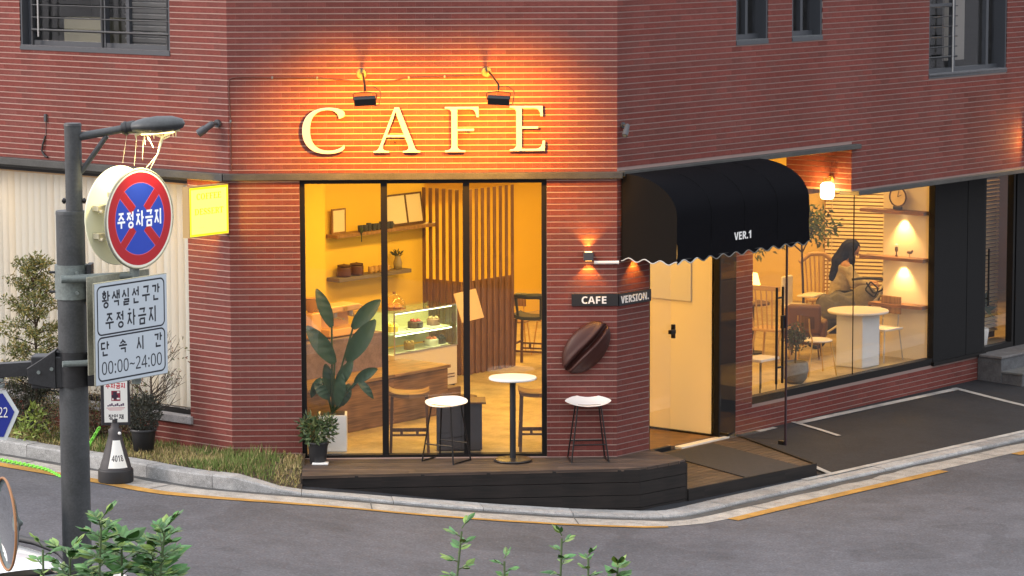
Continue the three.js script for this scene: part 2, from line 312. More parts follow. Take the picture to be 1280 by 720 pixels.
// ---------------------------------------------------------------- the brick building
const bld = tag(new THREE.Group(), 'red brick corner building with a cafe behind tall glazing on its ground floor', 'building'); bld.name = 'brick_building'; scene.add(bld);
const put = (name, geo, m, frame, parent = bld, v = 0, u = 0, n = 0) => { const o = obj(name, geo, m, parent); o.applyMatrix4(frame.m(u, v, n)); return o; };
const COURSE = 0.067, JT = 0.0056, brickGeo = uvm(new THREE.BoxGeometry(1, 1, 1).toNonIndexed());
const TONES = [[0.24, 0.077, 0.066], [0.25, 0.077, 0.066], [0.23, 0.077, 0.067], [0.222, 0.077, 0.067], [0.256, 0.081, 0.069], [0.242, 0.072, 0.061], [0.226, 0.082, 0.071]];
const brickMats = TONES.map(([a, b, c]) => phys(a, b, c, 0.9, { specularIntensity: 0.25, map: T.brick, bumpMap: T.bump, bumpScale: 0.002 }));
const weather = (u, v, o) => {                 // soot, rain streaks and paler patches that stay with the wall
  let k = 0.86 + 0.26 * n16(u * 0.9 + 3 * (o.seed ?? 0), v * 0.7 + 5) + 0.12 * (n64(u * 6, v * 0.35) - 0.5);
  for (const [su, sv, w, l] of o.streaks ?? []) if (v < sv && v > sv - l) k *= 1 - 0.22 * Math.exp(-(((u - su) / w) ** 2)) * (1 - (sv - v) / l);
  return k;
};
let single = 300;                               // bricks on the corner face that are parts of their own
function brickWall(frame, u0, u1, v0, v1, holes, o = {}) {
  const us = [u0, u1], vs = [v0, v1];
  for (const h of holes) { us.push(Math.min(Math.max(h[0], u0), u1), Math.min(Math.max(h[1], u0), u1)); vs.push(Math.min(Math.max(h[2], v0), v1), Math.min(Math.max(h[3], v0), v1)); }
  const uu = [...new Set(us)].sort((a, b) => a - b), vv = [...new Set(vs)].sort((a, b) => a - b), boxes = [], th = o.th ?? 0.2;
  for (let j = 0; j < vv.length - 1; j++) for (let i = 0; i < uu.length - 1; i++) {
    const cu = (uu[i] + uu[i + 1]) / 2, cv = (vv[j] + vv[j + 1]) / 2;
    if (holes.some((h) => cu > h[0] && cu < h[1] && cv > h[2] && cv < h[3])) continue;
    boxes.push(B(uu[i + 1] - uu[i], vv[j + 1] - vv[j], th, cu, cv, -0.0025 - th / 2));
  }
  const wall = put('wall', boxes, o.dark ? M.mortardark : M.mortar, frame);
  const r = rng(o.seed ?? 11), list = [], L = 0.2;
  for (let k = Math.ceil((v0 - 0.001) / COURSE); k * COURSE < (o.vTop ?? v1) - 0.02; k++) {
    const a = k * COURSE + JT, b = Math.min((k + 1) * COURSE - JT, v1); if (b - a < 0.02) continue;
    const rowTone = r(), cm = (a + b) / 2;
    for (let u = Math.floor((o.uL ?? u0) / L) * L + (k % 2 ? L / 2 : 0) - L; u < (o.uR ?? u1); u += L) {
      let ends = [[Math.max(u + 0.0005, u0), Math.min(u + L - 0.0005, u1)]];
      for (const h of holes) if (b > h[2] + 0.004 && a < h[3] - 0.004) ends = ends.flatMap(([p, q]) => (h[1] <= p || h[0] >= q ? [[p, q]] : [[p, Math.min(q, h[0])], [Math.max(p, h[1]), q]].filter(([s, e]) => e - s > 0.004)));
      for (const [p, q] of ends) if (q - p > 0.012) {
        const t = r() < 0.55 ? Math.floor(rowTone * 6.99) : Math.floor(r() * 6.99);
        list.push([(p + q) / 2, cm, q - p, b - a, t, r(), 0.0018 * r()]);
      }
    }
  }
  const m4 = new THREE.Matrix4(), rest = [];
  for (const e of list) {
    if (o.single && single > 0 && o.single(e)) {
      single--; const m = new THREE.Mesh(brickGeo, brickMats[e[4]]); m.name = 'brick'; m.position.set(e[0], e[1], -0.012 + e[6]); m.scale.set(e[2], e[3], 0.024); m.castShadow = m.receiveShadow = true; wall.add(m);
    } else rest.push(e);
  }
  const inst = new THREE.InstancedMesh(brickGeo, M.brick, rest.length); inst.name = 'brick'; inst.userData.kind = 'stuff';
  rest.forEach((e, i) => { m4.makeScale(e[2], e[3], 0.024).setPosition(e[0], e[1], -0.012 + e[6]); inst.setMatrixAt(i, m4); const t = TONES[e[4]], k = (0.94 + 0.12 * e[5]) * weather(e[0], e[1], o); inst.setColorAt(i, C3(t[0] * k, t[1] * k, t[2] * k)); });
  inst.castShadow = inst.receiveShadow = true; wall.add(inst);
  return wall;
}
const LEDGE = 3.714, TOP = 7.6;
brickWall(FC, 0, WC, -0.3, TOP, [[0.787, 3.56, 0.47, 3.64]], { seed: 21, single: (e) => (e[0] < 0.79 || e[0] > 3.55) && e[1] > 0.5 && e[1] < 3.62 });
brickWall(FL, -12, 0, -0.3, TOP, [[-9, -0.66, 0.8, 3.64], [-3.41, -0.9, 5.02, 6.65]], { seed: 22, uL: -8, streaks: [[-3.3, 5, 0.1, 0.9], [-0.98, 5, 0.08, 0.7]] });
brickWall(FR, 0, 16, 3.13, TOP, [[-1, 4.77, 3, LEDGE], [2.284, 2.94, 5.055, 6.6], [3.438, 4.092, 5.055, 6.6], [6.525, 8.455, 4.46, 6.4]], { seed: 23, dark: true, uR: 13, streaks: [[6.5, 4.45, 0.12, 1.2], [7.6, 4.2, 0.25, 1.1], [8.45, 4.45, 0.1, 0.8], [2.3, 5.05, 0.1, 0.6], [4.1, 5.05, 0.1, 0.5], [6.9, 3.9, 0.15, 0.8]] });
brickWall(FR, 0, 0.61, -0.3, LEDGE - 0.07, [], { seed: 24, dark: true, th: 0.18 });
brickWall(FB, 0.02, 0.995, 3.13, LEDGE, [], { seed: 25, dark: true, th: 0.15 });
brickWall(FS, 3.69, 9.5, -0.3, 3.7, [[4.083, 15, 0.44, 4]], { seed: 26, dark: true, th: 0.18 });
// ledges, lintels, soffits, slabs
put('ledge', [RB(9, 0.085, 0.16, 0.008, -4.53, 3.672, 0.0), B(8.36, 0.04, 0.1, -4.84, 3.61, -0.1)], M.slate, FL);  // the thin lower box is the shadow band over the left window, built dark
put('ledge', RB(WC + 0.12, 0.075, 0.15, 0.008, WC / 2, 3.677, 0.0), M.slate, FC);
put('ledge', RB(4.84, 0.06, 0.12, 0.008, 2.45, 3.688, 0.02), M.slate, FR);
put('lintel', RB(11.2, 0.06, 0.3, 0.008, 4.87 + 5.6, 3.1, -0.1), M.slate, FR);
put('soffit', B(4.7, 0.05, 1, 2.38, 3.74, -0.53), M.plaster, FR);
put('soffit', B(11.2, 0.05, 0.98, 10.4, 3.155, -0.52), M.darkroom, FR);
put('column_side', B(0.03, 3.65, 0.95, 0.59, 1.83, -0.5), M.mortar, FR);
const YW = M.yellowwall;
const foot = (a) => a.map(([u, n]) => { const p = FR.pt(u, 0, n); return [p.x, p.z]; });
const OUT = foot([[-2.78, -15.2], [-2.78, -3.4], [-0.1, -0.2], [15.9, -0.14], [15.9, -15.3]]), INN = foot([[-2.75, -8.6], [-2.75, -3.5], [-0.1, -0.3], [0.5, -0.4], [1.9, -1.04], [15.8, -1.04], [15.8, -8.6]]);
obj('floor_slab', prism(OUT, 3.78, 3.98), M.darkroom, bld);
obj('roof', prism(OUT, TOP - 0.2, TOP), M.darkroom, bld);
obj('floor', prism(foot([[-2.75, -8.6], [-2.75, -3.5], [-0.1, -0.3], [0.5, -0.4], [1.85, -1.3], [1.85, -2.6], [3.4, -2.6], [3.4, -1.04], [15.8, -1.04], [15.8, -8.6]]), 0.3, 0.485), M.floorTile, bld);
obj('floor', prism(foot([[1.85, -1.02], [3.4, -1.02], [3.4, -2.6], [1.85, -2.6]]), -0.1, 0.14), mat(0.3, 0.16, 0.07, 0.6, { map: T.wood }), bld);
obj('ceiling', prism(INN, 3.66, 3.72), M.plasterSmooth, bld);
put('back_wall', [B(18.4, 4, 0.2, 6.5, 1.9, -15.1), B(0.2, 8, 15, 15.8, 3.8, -7.7)], M.mortar, FR);
put('back_wall', B(18.4, 3.7, 0.2, 6.5, 5.75, -15.1), M.mortar, FR);
// interior walls
put('partition_wall', B(17.6, 3.3, 0.15, 6.98, 2.05, -8.6), YW, FR);
put('partition_wall', [B(2.4, 3.3, 0.1, 2.25, 2.05, -5.92), B(2.6, 3.3, 0.4, -0.19, 2.05, -5.7)], YW, FR);
put('partition_wall', B(0.06, 3.05, 1.5, 3.36, 1.63, -1.8), mat(0.8, 0.67, 0.42, 0.8), FR);
put('partition_wall', B(0.06, 0.02, 1.5, 3.31, 0.15, -1.8), M.darkframe, FR);
put('wall_panel', RB(0.02, 1.0, 0.66, 0.004, 3.318, 2.29, -1.72), mat(0.66, 0.6, 0.5, 0.7), FR);
put('bulkhead', B(4.5, 0.9, 0.5, 6.3, 3.18, -8.2), mat(0.7, 0.45, 0.1, 0.9), FR);
put('beam', B(0.7, 0.12, 0.1, 5.5, 3.03, -1.2), M.oak, FR);
put('partition_wall', B(0.12, 3.3, 0.76, 8.44, 2.05, -1.46), M.plaster, FR);
{ const w = obj('partition_wall', B(6, 3.2, 0.12, 0, 0, 0), mat(0.76, 0.58, 0.22, 0.9), bld); w.position.set(2.8, 2.05, -13.7); w.rotation.y = R(-17); }
// corner shop front: frame, mullions, three panes
{
  const w = new THREE.Group(); w.name = 'shop_window'; bld.add(w); w.applyMatrix4(FC.m(0, 0, -0.1));
  obj('frame', [B(0.055, 3.17, 0.12, 0.8145, 2.055, 0), B(0.055, 3.17, 0.12, 3.5325, 2.055, 0), B(2.773, 0.05, 0.12, 2.1735, 3.615, 0.001), B(2.773, 0.03, 0.12, 2.1735, 0.486, 0.001)], M.darkframe, w);
  obj('mullion', B(0.072, 3.09, 0.11, 1.731, 2.046, 0), M.darkframe, w); obj('mullion', B(0.072, 3.09, 0.11, 2.655, 2.046, 0), M.darkframe, w);
  for (const [a, b] of [[0.842, 1.695], [1.767, 2.619], [2.691, 3.505]]) obj('pane', B(b - a, 3.09, 0.006, (a + b) / 2, 2.046, 0), M.glass, w);
}
// left shop window
{
  const w = new THREE.Group(); w.name = 'shop_window'; bld.add(w); w.applyMatrix4(FL.m(0, 0, -0.12));
  obj('frame', [B(0.05, 2.7, 0.1, -0.69, 2.25, 0), B(8.3, 0.05, 0.1, -4.82, 3.58, 0.001), B(8.3, 0.06, 0.1, -4.82, 0.93, 0.001), B(0.05, 2.6, 0.1, -4.9, 2.25, 0)], M.darkframe, w);
  obj('sill', RB(8.4, 0.09, 0.2, 0.008, -4.82, 0.852, 0.06), mat(0.36, 0.35, 0.36, 0.8, { map: T.granite }), w);
  obj('pane', B(4.16, 2.6, 0.006, -2.795, 2.26, 0), M.glass, w); obj('pane', B(4.0, 2.6, 0.006, -6.93, 2.26, 0), M.glass, w);
  obj('valance', B(8.3, 0.025, 0.05, -4.82, 3.535, -0.09), mat(0.6, 0.35, 0.12, 0.6), w);
}
{ const w = new THREE.Group(); w.name = 'room_wall'; bld.add(w); w.applyMatrix4(FL.m(0, 0, 0)); obj('backdrop', B(8.5, 2.9, 0.05, -4.9, 2.2, -1.0), M.plaster, w); obj('backdrop', B(0.05, 2.9, 0.8, -0.63, 2.2, -0.62), M.plaster, w); }
// right shop window with a butt joint, black frame, panels, glass door
{
  const w = new THREE.Group(); w.name = 'shop_window'; bld.add(w); w.applyMatrix4(FS.m(0, 0, -0.06));
  obj('frame', [B(4.25, 0.09, 0.12, 6.2, 0.485, 0), B(0.025, 2.6, 0.08, 4.095, 1.83, 0)], M.darkframe, w);
  obj('pane', B(2.338, 2.6, 0.006, 5.277, 1.83, 0), M.glass, w); obj('pane', B(1.86, 2.6, 0.006, 7.384, 1.83, 0), M.glass, w);
  obj('joint', B(0.008, 2.6, 0.012, 6.45, 1.83, 0), M.darkframe, w);
}
{ const w = new THREE.Group(); w.name = 'wall_panel'; bld.add(w); w.applyMatrix4(FS.m(0, 0, -0.04)); obj('panel', RB(0.84, 2.66, 0.1, 0.006, 8.745, 1.8, 0), M.panel, w); obj('panel', RB(0.44, 2.66, 0.1, 0.006, 9.395, 1.8, 0), M.panel, w); obj('panel_base', B(1.36, 0.05, 0.16, 8.98, 0.455, 0.0), M.darkframe, w); }
{
  const w = new THREE.Group(); w.name = 'glass_door'; bld.add(w); w.applyMatrix4(FS.m(0, 0, -0.06));
  obj('frame', [B(0.06, 2.66, 0.1, 9.66, 1.78, 0), B(0.05, 2.66, 0.1, 10.45, 1.78, 0), B(0.75, 0.07, 0.1, 10.05, 0.49, 0)], M.darkframe, w);
  obj('pane', B(0.74, 2.6, 0.006, 10.06, 1.82, 0), M.glass, w);
  obj('handle', [rod([9.76, 1.1, 0.06], [9.76, 1.9, 0.06], 0.014), rod([9.76, 1.2, 0], [9.76, 1.2, 0.06], 0.008), rod([9.76, 1.8, 0], [9.76, 1.8, 0.06], 0.008)], M.blackmetal, w);
}
put('frame_panel', B(4.5, 2.66, 0.1, 12.75, 1.78, -0.05), M.panel, FS);
put('plinth', B(5, 0.5, 0.1, 12.3, 0.2, -0.06), M.stone, FS);
// entrance: fixed pane, jambs, threshold
{
  const w = new THREE.Group(); w.name = 'entrance'; bld.add(w); w.applyMatrix4(FS.m(0, 0, -0.03));
  obj('jamb', B(0.05, 3.6, 0.1, 1.9, 1.85, 0), M.darkframe, w); obj('jamb', RB(0.36, 3.6, 0.12, 0.005, 3.51, 1.85, 0), M.panel, w);
  obj('bottom_rail', RB(0.46, 0.06, 0.06, 0.005, 2.155, 0.12, 0), M.darkframe, w);
  obj('pane', B(0.48, 3.2, 0.008, 2.165, 1.75, 0), M.glass, w);
  obj('threshold', RB(1.0, 0.06, 0.12, 0.008, 2.98, 0.1, 0.06), M.cream, w);
  obj('lock', [RB(0.035, 0.17, 0.05, 0.008, 2.42, 1.55, 0.03), RB(0.1, 0.05, 0.05, 0.008, 2.37, 1.55, 0.05)], M.blackmetal, w);
}
// upper windows
function room(w, u0, u1, v0, v1, d, inner) {
  const cu = (u0 + u1) / 2, cv = (v0 + v1) / 2, W = u1 - u0, H = v1 - v0;
  obj('reveal', [B(W, 0.04, 0.22, cu, v0 + 0.001, -0.1), B(0.03, H, 0.2, u0 + 0.016, cv, -0.11), B(0.03, H, 0.2, u1 - 0.016, cv, -0.11)], M.greyframe, w);
  obj('recess', [B(W + 0.4, H + 0.4, 0.04, cu, cv, -d), B(0.04, H, d, u0 - 0.05, cv, -d / 2 - 0.2), B(0.04, H, d, u1 + 0.05, cv, -d / 2 - 0.2), B(W, 0.04, d, cu, v0 - 0.06, -d / 2 - 0.2)], inner, w);
}
{
  const w = new THREE.Group(); w.name = 'window'; bld.add(w); w.applyMatrix4(FL.m());
  room(w, -3.41, -0.9, 5.02, 6.65, 1.2, M.darkroom);
  obj('frame', [B(0.06, 1.6, 0.06, -3.36, 5.83, -0.14), B(0.06, 1.6, 0.06, -0.95, 5.83, -0.14), B(2.45, 0.06, 0.06, -2.15, 5.08, -0.141), B(0.08, 1.6, 0.07, -2.1, 5.83, -0.139), B(0.05, 1.6, 0.05, -1.72, 5.83, -0.16)], M.greyframe, w);
  obj('pane', B(2.4, 1.55, 0.006, -2.15, 5.85, -0.17), M.glass, w);
  obj('sill', RB(2.5, 0.05, 0.2, 0.006, -2.155, 5.035, -0.095), mat(0.1, 0.1, 0.11, 0.7, { map: T.granite }), w);
  for (let k = 0; k < 9; k++) obj('bar', rod([-3.22, 5.24 + k * 0.145, -0.02], [-0.93, 5.24 + k * 0.145, -0.02], k ? 0.008 : 0.016), M.poledark, w);
  for (const u of [-3.22, -2.03, -0.96]) obj('bar', rod([u, 5.06, -0.03], [u, 6.6, -0.03], 0.018), M.poledark, w);
  obj('bar', rod([-3.1, 5.16, -0.01], [-3.1, 6.6, -0.01], 0.012), M.steel, w);
  for (let k = 0; k < 22; k++) obj('slat', B(0.95, 0.055, 0.012, -1.45, 5.15 + k * 0.068, -0.3, 0, R(35)), mat(0.17, 0.17, 0.165, 0.7), w);
  obj('storage_box', B(0.75, 0.35, 0.3, -2.65, 5.2, -0.5), mat(0.17, 0.16, 0.11, 0.8), w);
}
for (const [a, b] of [[2.284, 2.94], [3.438, 4.092]]) {
  const w = new THREE.Group(); w.name = 'window'; bld.add(w); w.applyMatrix4(FR.m());
  room(w, a, b, 5.055, 6.6, 1.0, M.darkroom);
  obj('frame', [B(0.05, 1.5, 0.06, a + 0.05, 5.83, -0.15), B(0.05, 1.5, 0.06, (a + b) / 2 + 0.05, 5.83, -0.151), B(b - a, 0.06, 0.06, (a + b) / 2, 5.12, -0.152)], M.greyframe, w);
  obj('pane', B(b - a - 0.04, 1.5, 0.006, (a + b) / 2, 5.83, -0.17), M.glass, w);
  obj('sill', RB(b - a - 0.004, 0.05, 0.2, 0.006, (a + b) / 2, 5.07, -0.095), mat(0.13, 0.14, 0.15, 0.7, { map: T.granite }), w);
}
{
  const w = new THREE.Group(); w.name = 'window'; bld.add(w); w.applyMatrix4(FR.m());
  room(w, 6.525, 8.455, 4.46, 6.4, 1.2, M.darkroom);
  obj('frame', [B(0.06, 1.9, 0.06, 6.58, 5.43, -0.15), B(0.07, 1.9, 0.06, 7.32, 5.43, -0.15), B(0.06, 1.9, 0.06, 8.15, 5.43, -0.15), B(1.9, 0.06, 0.06, 7.49, 4.52, -0.151), B(0.7, 0.05, 0.05, 6.93, 5.36, -0.13)], M.greyframe, w);
  obj('pane', B(1.9, 1.9, 0.006, 7.49, 5.43, -0.18), M.glass, w);
  obj('sill', RB(1.925, 0.05, 0.22, 0.006, 7.49, 4.475, -0.1), mat(0.15, 0.155, 0.17, 0.7, { map: T.granite }), w);
  for (let k = 0; k < 7; k++) obj('bar', rod([6.56, 4.7 + k * 0.13, -0.06], [7.3, 4.7 + k * 0.13, -0.06], k ? 0.008 : 0.014), M.poledark, w);
  obj('bar', rod([7.18, 4.5, -0.05], [7.18, 6.3, -0.05], 0.012), M.steel, w);
  obj('curtain', B(0.5, 1.75, 0.03, 7.6, 5.5, -0.3), mat(0.2, 0.185, 0.165, 0.9), w);
}

// ---------------------------------------------------------------- lettering and signs on the facade
const loader = new FontLoader();
const serif = await loader.loadAsync('fonts/droid/droid_serif_regular.typeface.json');
const sans = await loader.loadAsync('fonts/droid/droid_sans_bold.typeface.json');
function letter(font, ch, u0, u1, v0, v1, depth, bevel = 0.006) {
  const g = new TextGeometry(ch, { font, size: 1, depth: 0.1, curveSegments: 10, bevelEnabled: bevel > 0, bevelThickness: 0.01, bevelSize: 0.01, bevelOffset: -0.021, bevelSegments: 2 });
  g.computeBoundingBox(); const b = g.boundingBox;
  return g.translate(-b.min.x, -b.min.y, -b.min.z).scale((u1 - u0) / (b.max.x - b.min.x), (v1 - v0) / (b.max.y - b.min.y), depth / (b.max.z - b.min.z)).translate(u0, v0, 0);
}
{
  const t = thing('cafe_sign', 'large cream serif letters CAFE mounted on the lamp-lit brick above the corner glazing', 'sign', FC.m(0, 0, 0.035));
  const m = mat(0.58, 0.48, 0.47, 0.6);
  for (const [c, a, b, v0, v1] of [['C', 0.828, 1.305, 3.935, 4.45], ['A', 1.62, 2.145, 3.945, 4.45], ['F', 2.42, 2.8, 3.947, 4.453], ['E', 3.145, 3.54, 3.955, 4.46]]) obj('letter', letter(serif, c, a, b, v0, v1, 0.045), m, t);
  obj('stud', [[0.9, 4.2], [1.86, 4.06], [2.53, 4.1], [3.24, 4.1], [2.53, 4.35], [3.24, 4.4]].map(([u, v]) => rod([u, v, -0.035], [u, v, 0.01], 0.008)), M.blackmetal, t);
}
{
  const t = thing('cafe_plaque', 'narrow black sign wrapping the brick corner beside the entrance, lettered CAFE VERSION.', 'sign', V(0, 0, 0));
  const a = obj('panel', RB(0.525, 0.14, 0.02, 0.003, 4.1, 2.265, 0.014), M.black, t); a.applyMatrix4(FC.m());
  const b = obj('panel', RB(0.6, 0.14, 0.02, 0.003, 0.315, 2.258, 0.012), M.black, t); b.applyMatrix4(FR.m());
  const word = (s, u0, u1, v0, v1) => letter(sans, s, u0, u1, v0, v1, 0.006, 0);
  const c = obj('lettering', word('CAFE', 3.95, 4.23, 2.222, 2.305), M.white, t); c.applyMatrix4(FC.m(0, 0, 0.025));
  const d = obj('lettering', word('VERSION.', 0.04, 0.56, 2.215, 2.3), M.white, t); d.applyMatrix4(FR.m(0, 0, 0.023));
}
{ // coffee bean
  const g = new THREE.SphereGeometry(1, 72, 56), p = g.attributes.position;
  for (let i = 0; i < p.count; i++) {
    let x = p.getX(i), y = p.getY(i), z = p.getZ(i);
    const seam = 0.06 * Math.sin(y * 2.6), d = Math.abs(x - seam);
    const groove = z > 0 ? Math.exp(-((d / 0.1) ** 2)) * Math.sqrt(z) : 0;
    p.setXYZ(i, x * 0.215, y * 0.345, Math.max(z, -0.1) * 0.12 - groove * 0.075 + (z > 0 ? 0.02 * Math.exp(-(((d - 0.22) / 0.14) ** 2)) : 0));
  }
  g.computeVertexNormals(); g.rotateZ(R(-40));
  const t = thing('coffee_bean', 'big glossy dark brown coffee bean ornament fixed on the brick right of the glazing', 'ornament', FC.m(4.0, 1.73, 0.05));
  obj('bean', g, phys(0.04, 0.01, 0.007, 0.5, { clearcoat: 0.2, clearcoatRoughness: 0.4, specularIntensity: 0.5, bumpMap: T.bump, bumpScale: 0.003 }), t);
  obj('mount', rod([0, 0, -0.05], [0, 0, 0.01], 0.05), M.blackmetal, t);
}
// the two flood lamps above the letters
for (const [i, um, vm, ul, label, tilt] of [[0, 1.494, 4.826, 1.55, 'small dark flood lamp on a short arm above the sign between letters C and A', 0.05], [1, 2.887, 4.84, 2.985, 'small dark flood lamp on a short arm above the sign between letters F and E', -0.05]]) {
  const t = thing('flood_lamp', label, 'lamp', FC.m(0, 0, 0), 0, 'flood lamps above the letters'), n = 1.35;
  obj('wall_plate', new THREE.CylinderGeometry(0.055, 0.06, 0.03, 20).rotateX(Math.PI / 2).translate(um, vm, 0.016), M.greyframe, t);
  obj('arm', tube([[um, vm, 0.03], [um + 0.02, vm + 0.02, 0.4], [ul, vm - 0.06, n - 0.06], [ul, 4.72, n]], 0.011), M.blackmetal, t);
  const h = obj('lamp_head', RB(0.235, 0.1, 0.055, 0.006, ul, 4.61, n, 0, R(38), tilt), M.black, t);
  obj('bracket', tube([[ul - 0.12, 4.62, n], [ul - 0.125, 4.69, n + 0.005], [ul, 4.705, n + 0.005], [ul + 0.125, 4.69, n + 0.005], [ul + 0.12, 4.62, n]], 0.006), M.blackmetal, t);
  obj('cable', tube([[ul + 0.01, 4.76, n], [ul + 0.1, 4.76, n], [ul + 0.17, 4.7, n], [ul + 0.15, 4.57, n], [ul + 0.1, 4.56, n]], 0.005), M.black, t);
  obj('lamp_glass', B(0.2, 0.075, 0.004, ul, 4.61 - 0.018, n - 0.025, 0, R(38), tilt), glow(1, 0.5, 0.14, 4), t);
  addLight(new THREE.SpotLight(C3(1, 0.42, 0.006), 38, 0, R(58), 1, 2), FC.pt(ul, 4.58, n - 0.04)).target.position.copy(FC.pt(ul, 4.12, 0));
  const s = scene.children.at(-1); s.shadow.radius = 4; scene.add(s.target);
}
{
  const t = thing('wall_cable', 'thin dark cable run along the lit brick above the letters and down its left edge', 'cable', FC.m());
  obj('cable', tube([[0.03, 3.75, 0.008], [0.03, 4.3, 0.008], [0.03, 4.775, 0.01], [0.5, 4.785, 0.012], [1.0, 4.78, 0.012], [1.45, 4.74, 0.014], [1.8, 4.735, 0.014], [2.02, 4.78, 0.012], [2.5, 4.79, 0.012], [2.85, 4.8, 0.012]], 0.007, 120), mat(0.1, 0.03, 0.02, 0.6), t);
  obj('clip', [[0.5, 4.785], [1.0, 4.78], [2.02, 4.78], [2.42, 4.79], [0.03, 4.3]].map(([u, v]) => RB(0.02, 0.03, 0.02, 0.003, u, v, 0.014)), M.galv, t);
}
{
  const t = thing('wall_cable', 'short loose dark cable ends on the left brick wall above the curtained window', 'cable', FL.m());
  obj('cable', tube([[-3.0, 4.0, 0.006], [-3.03, 3.9, 0.02], [-3.05, 3.82, 0.02], [-3.0, 3.76, 0.02], [-2.96, 3.75, 0.015]], 0.012), M.black, t);
  obj('clip', [RB(0.035, 0.09, 0.03, 0.004, -2.98, 4.21, 0.015), rod([-2.99, 4.0, 0.006], [-2.985, 4.2, 0.006], 0.004)], M.greyframe, t);
}
// up-down sconces
function sconce(label, frame, u, v, I, w = 0.11) {
  const t = thing('wall_sconce', label, 'wall lamp', frame.m(u, v, 0), 0, 'up and down wall sconces');
  obj('housing', [RB(w, 0.095, 0.1, 0.006, 0, 0, 0.055), B(w * 0.6, 0.06, 0.02, 0, 0, 0.006)], M.greyframe, t);
  for (const s of [1, -1]) {
    obj('lamp_glass', B(w * 0.7, 0.004, 0.06, 0, s * 0.049, 0.055), glow(1, 0.5, 0.12, 5), t);
    const L = addLight(new THREE.SpotLight(C3(1, 0.45, 0.05), I, 0, R(50), 0.3, 2), frame.pt(u, v + s * 0.058, 0.055)); L.target.position.copy(frame.pt(u, v + s, 0.03)); scene.add(L.target); L.shadow.radius = 1.5;
  }
}
sconce('small grey up-and-down wall lamp on the brick directly above the black CAFE plaque', FC, 4.025, 2.765, 1.3);
sconce('wall lamp under the awning throwing a fan of light above the word VERSION', FR, 0.3, 2.78, 1.3);
{ const t = thing('conduit', 'short white pipe on the brick between the corner wall lamp and the awning', 'pipe', FC.m()); obj('pipe', rod([4.09, 2.69, 0.03], [4.37, 2.69, 0.03], 0.02), M.white, t); }
// lamp at the right edge
{
  const p = FR.pt(9.02, 3.52, 0.0), t = thing('wall_sconce', 'wall lamp lighting the brick at the far right edge over the glass door', 'wall lamp', FR.m(9.02, 3.52, 0));
  obj('housing', [RB(0.12, 0.3, 0.06, 0.01, 0, 0, 0.09), B(0.06, 0.06, 0.06, 0, 0, 0.03)], M.greyframe, t);
  obj('lamp_glass', B(0.1, 0.26, 0.01, 0, 0, 0.122), glow(1, 0.5, 0.12, 3), t);
  const L = addLight(new THREE.PointLight(C3(1, 0.5, 0.1), 1.6, 0, 2), FR.pt(9.02, 3.52, 0.16)); L.shadow.radius = 2;
}
// bright lamp on the beam end
{
  const t = thing('wall_lamp', 'glaring lit cylinder lamp on the recess wall to the right of the black awning', 'wall lamp', FB.m(0.7, 3.05, 0));
  obj('arm', [rod([0, 0.22, 0], [0, 0.22, 0.09], 0.012), rod([0, 0.2, 0.09], [0, 0.24, 0.09], 0.05), new THREE.CylinderGeometry(0.04, 0.04, 0.015, 16).rotateX(Math.PI / 2).translate(0, 0.22, 0.008)], M.gold, t);
  obj('lamp_shade', lathe([[0.001, 0], [0.07, 0.0], [0.085, 0.03], [0.085, 0.17], [0.05, 0.2], [0.001, 0.2]]).translate(0, -0.02, 0.09), glow(1, 0.72, 0.32, 14), t);
  const L = addLight(new THREE.PointLight(C3(1, 0.44, 0.05), 2.3, 0, 2), FB.pt(0.7, 3.13, 0.1)); L.shadow.radius = 5;
}
// yellow light box on the left
function canvas(w, h, draw) { const c = document.createElement('canvas'); c.width = w; c.height = h; const x = c.getContext('2d'); draw(x, w, h); const t = new THREE.CanvasTexture(c); t.colorSpace = THREE.SRGBColorSpace; return t; }
function facePlate(name, w, h, m, parent, x = 0, y = 0, z = 0, ry = 0) { const g = new THREE.PlaneGeometry(w, h); if (ry) g.rotateY(ry); g.translate(x, y, z); return obj(name, g, m, parent, true); }
{
  const face = canvas(512, 480, (x, w, h) => {
    x.fillStyle = '#ffe81e'; x.fillRect(0, 0, w, h);
    x.fillStyle = '#fff36e'; x.fillRect(20, 20, w - 40, h - 40);
    x.fillStyle = '#d8b400'; x.textAlign = 'center'; x.font = 'bold 84px serif'; x.fillText('COFFEE', w / 2, 120, 400); x.fillText('DESSERT', w / 2, 270, 400);
    x.globalAlpha = 0.3; x.font = '40px serif'; x.fillText('- - -', w * 0.3, 410); x.fillText('. .', w * 0.8, 410);
  });
  const t = thing('light_box', 'glowing yellow projecting sign reading COFFEE DESSERT on the left of the corner', 'sign', FL.m(-0.03, 3.325, 0.02));
  const fm = new THREE.MeshStandardMaterial({ color: C3(0.3, 0.3, 0.3), emissive: C3(1, 1, 1), emissiveMap: face, map: face, emissiveIntensity: 0.85 });
  obj('housing', [B(0.1, 0.565, 0.012, 0, 0, 0.626), B(0.1, 0.565, 0.012, 0, 0, 0.014), B(0.1, 0.012, 0.6, 0, 0.277, 0.32), B(0.1, 0.012, 0.6, 0, -0.277, 0.32)], mat(0.4, 0.26, 0.1, 0.5), t);
  facePlate('sign_face', 0.6, 0.54, fm, t, 0.0505, 0, 0.32, Math.PI / 2);
  facePlate('sign_face', 0.6, 0.54, fm, t, -0.0505, 0, 0.32, -Math.PI / 2);
  obj('bracket', [B(0.03, 0.03, 0.03, 0, 0.2, 0.0), B(0.03, 0.03, 0.03, 0, -0.2, 0.0)], M.blackmetal, t);
  for (const s of [1, -1]) { const p = FL.pt(-0.03 + s * 0.1, 3.32, 0.34), L = new THREE.RectAreaLight(C3(1, 0.55, 0.03), 14, 0.6, 0.5); L.position.copy(p); L.lookAt(FL.pt(-0.03 + s, 3.32, 0.34)); scene.add(L); }
}
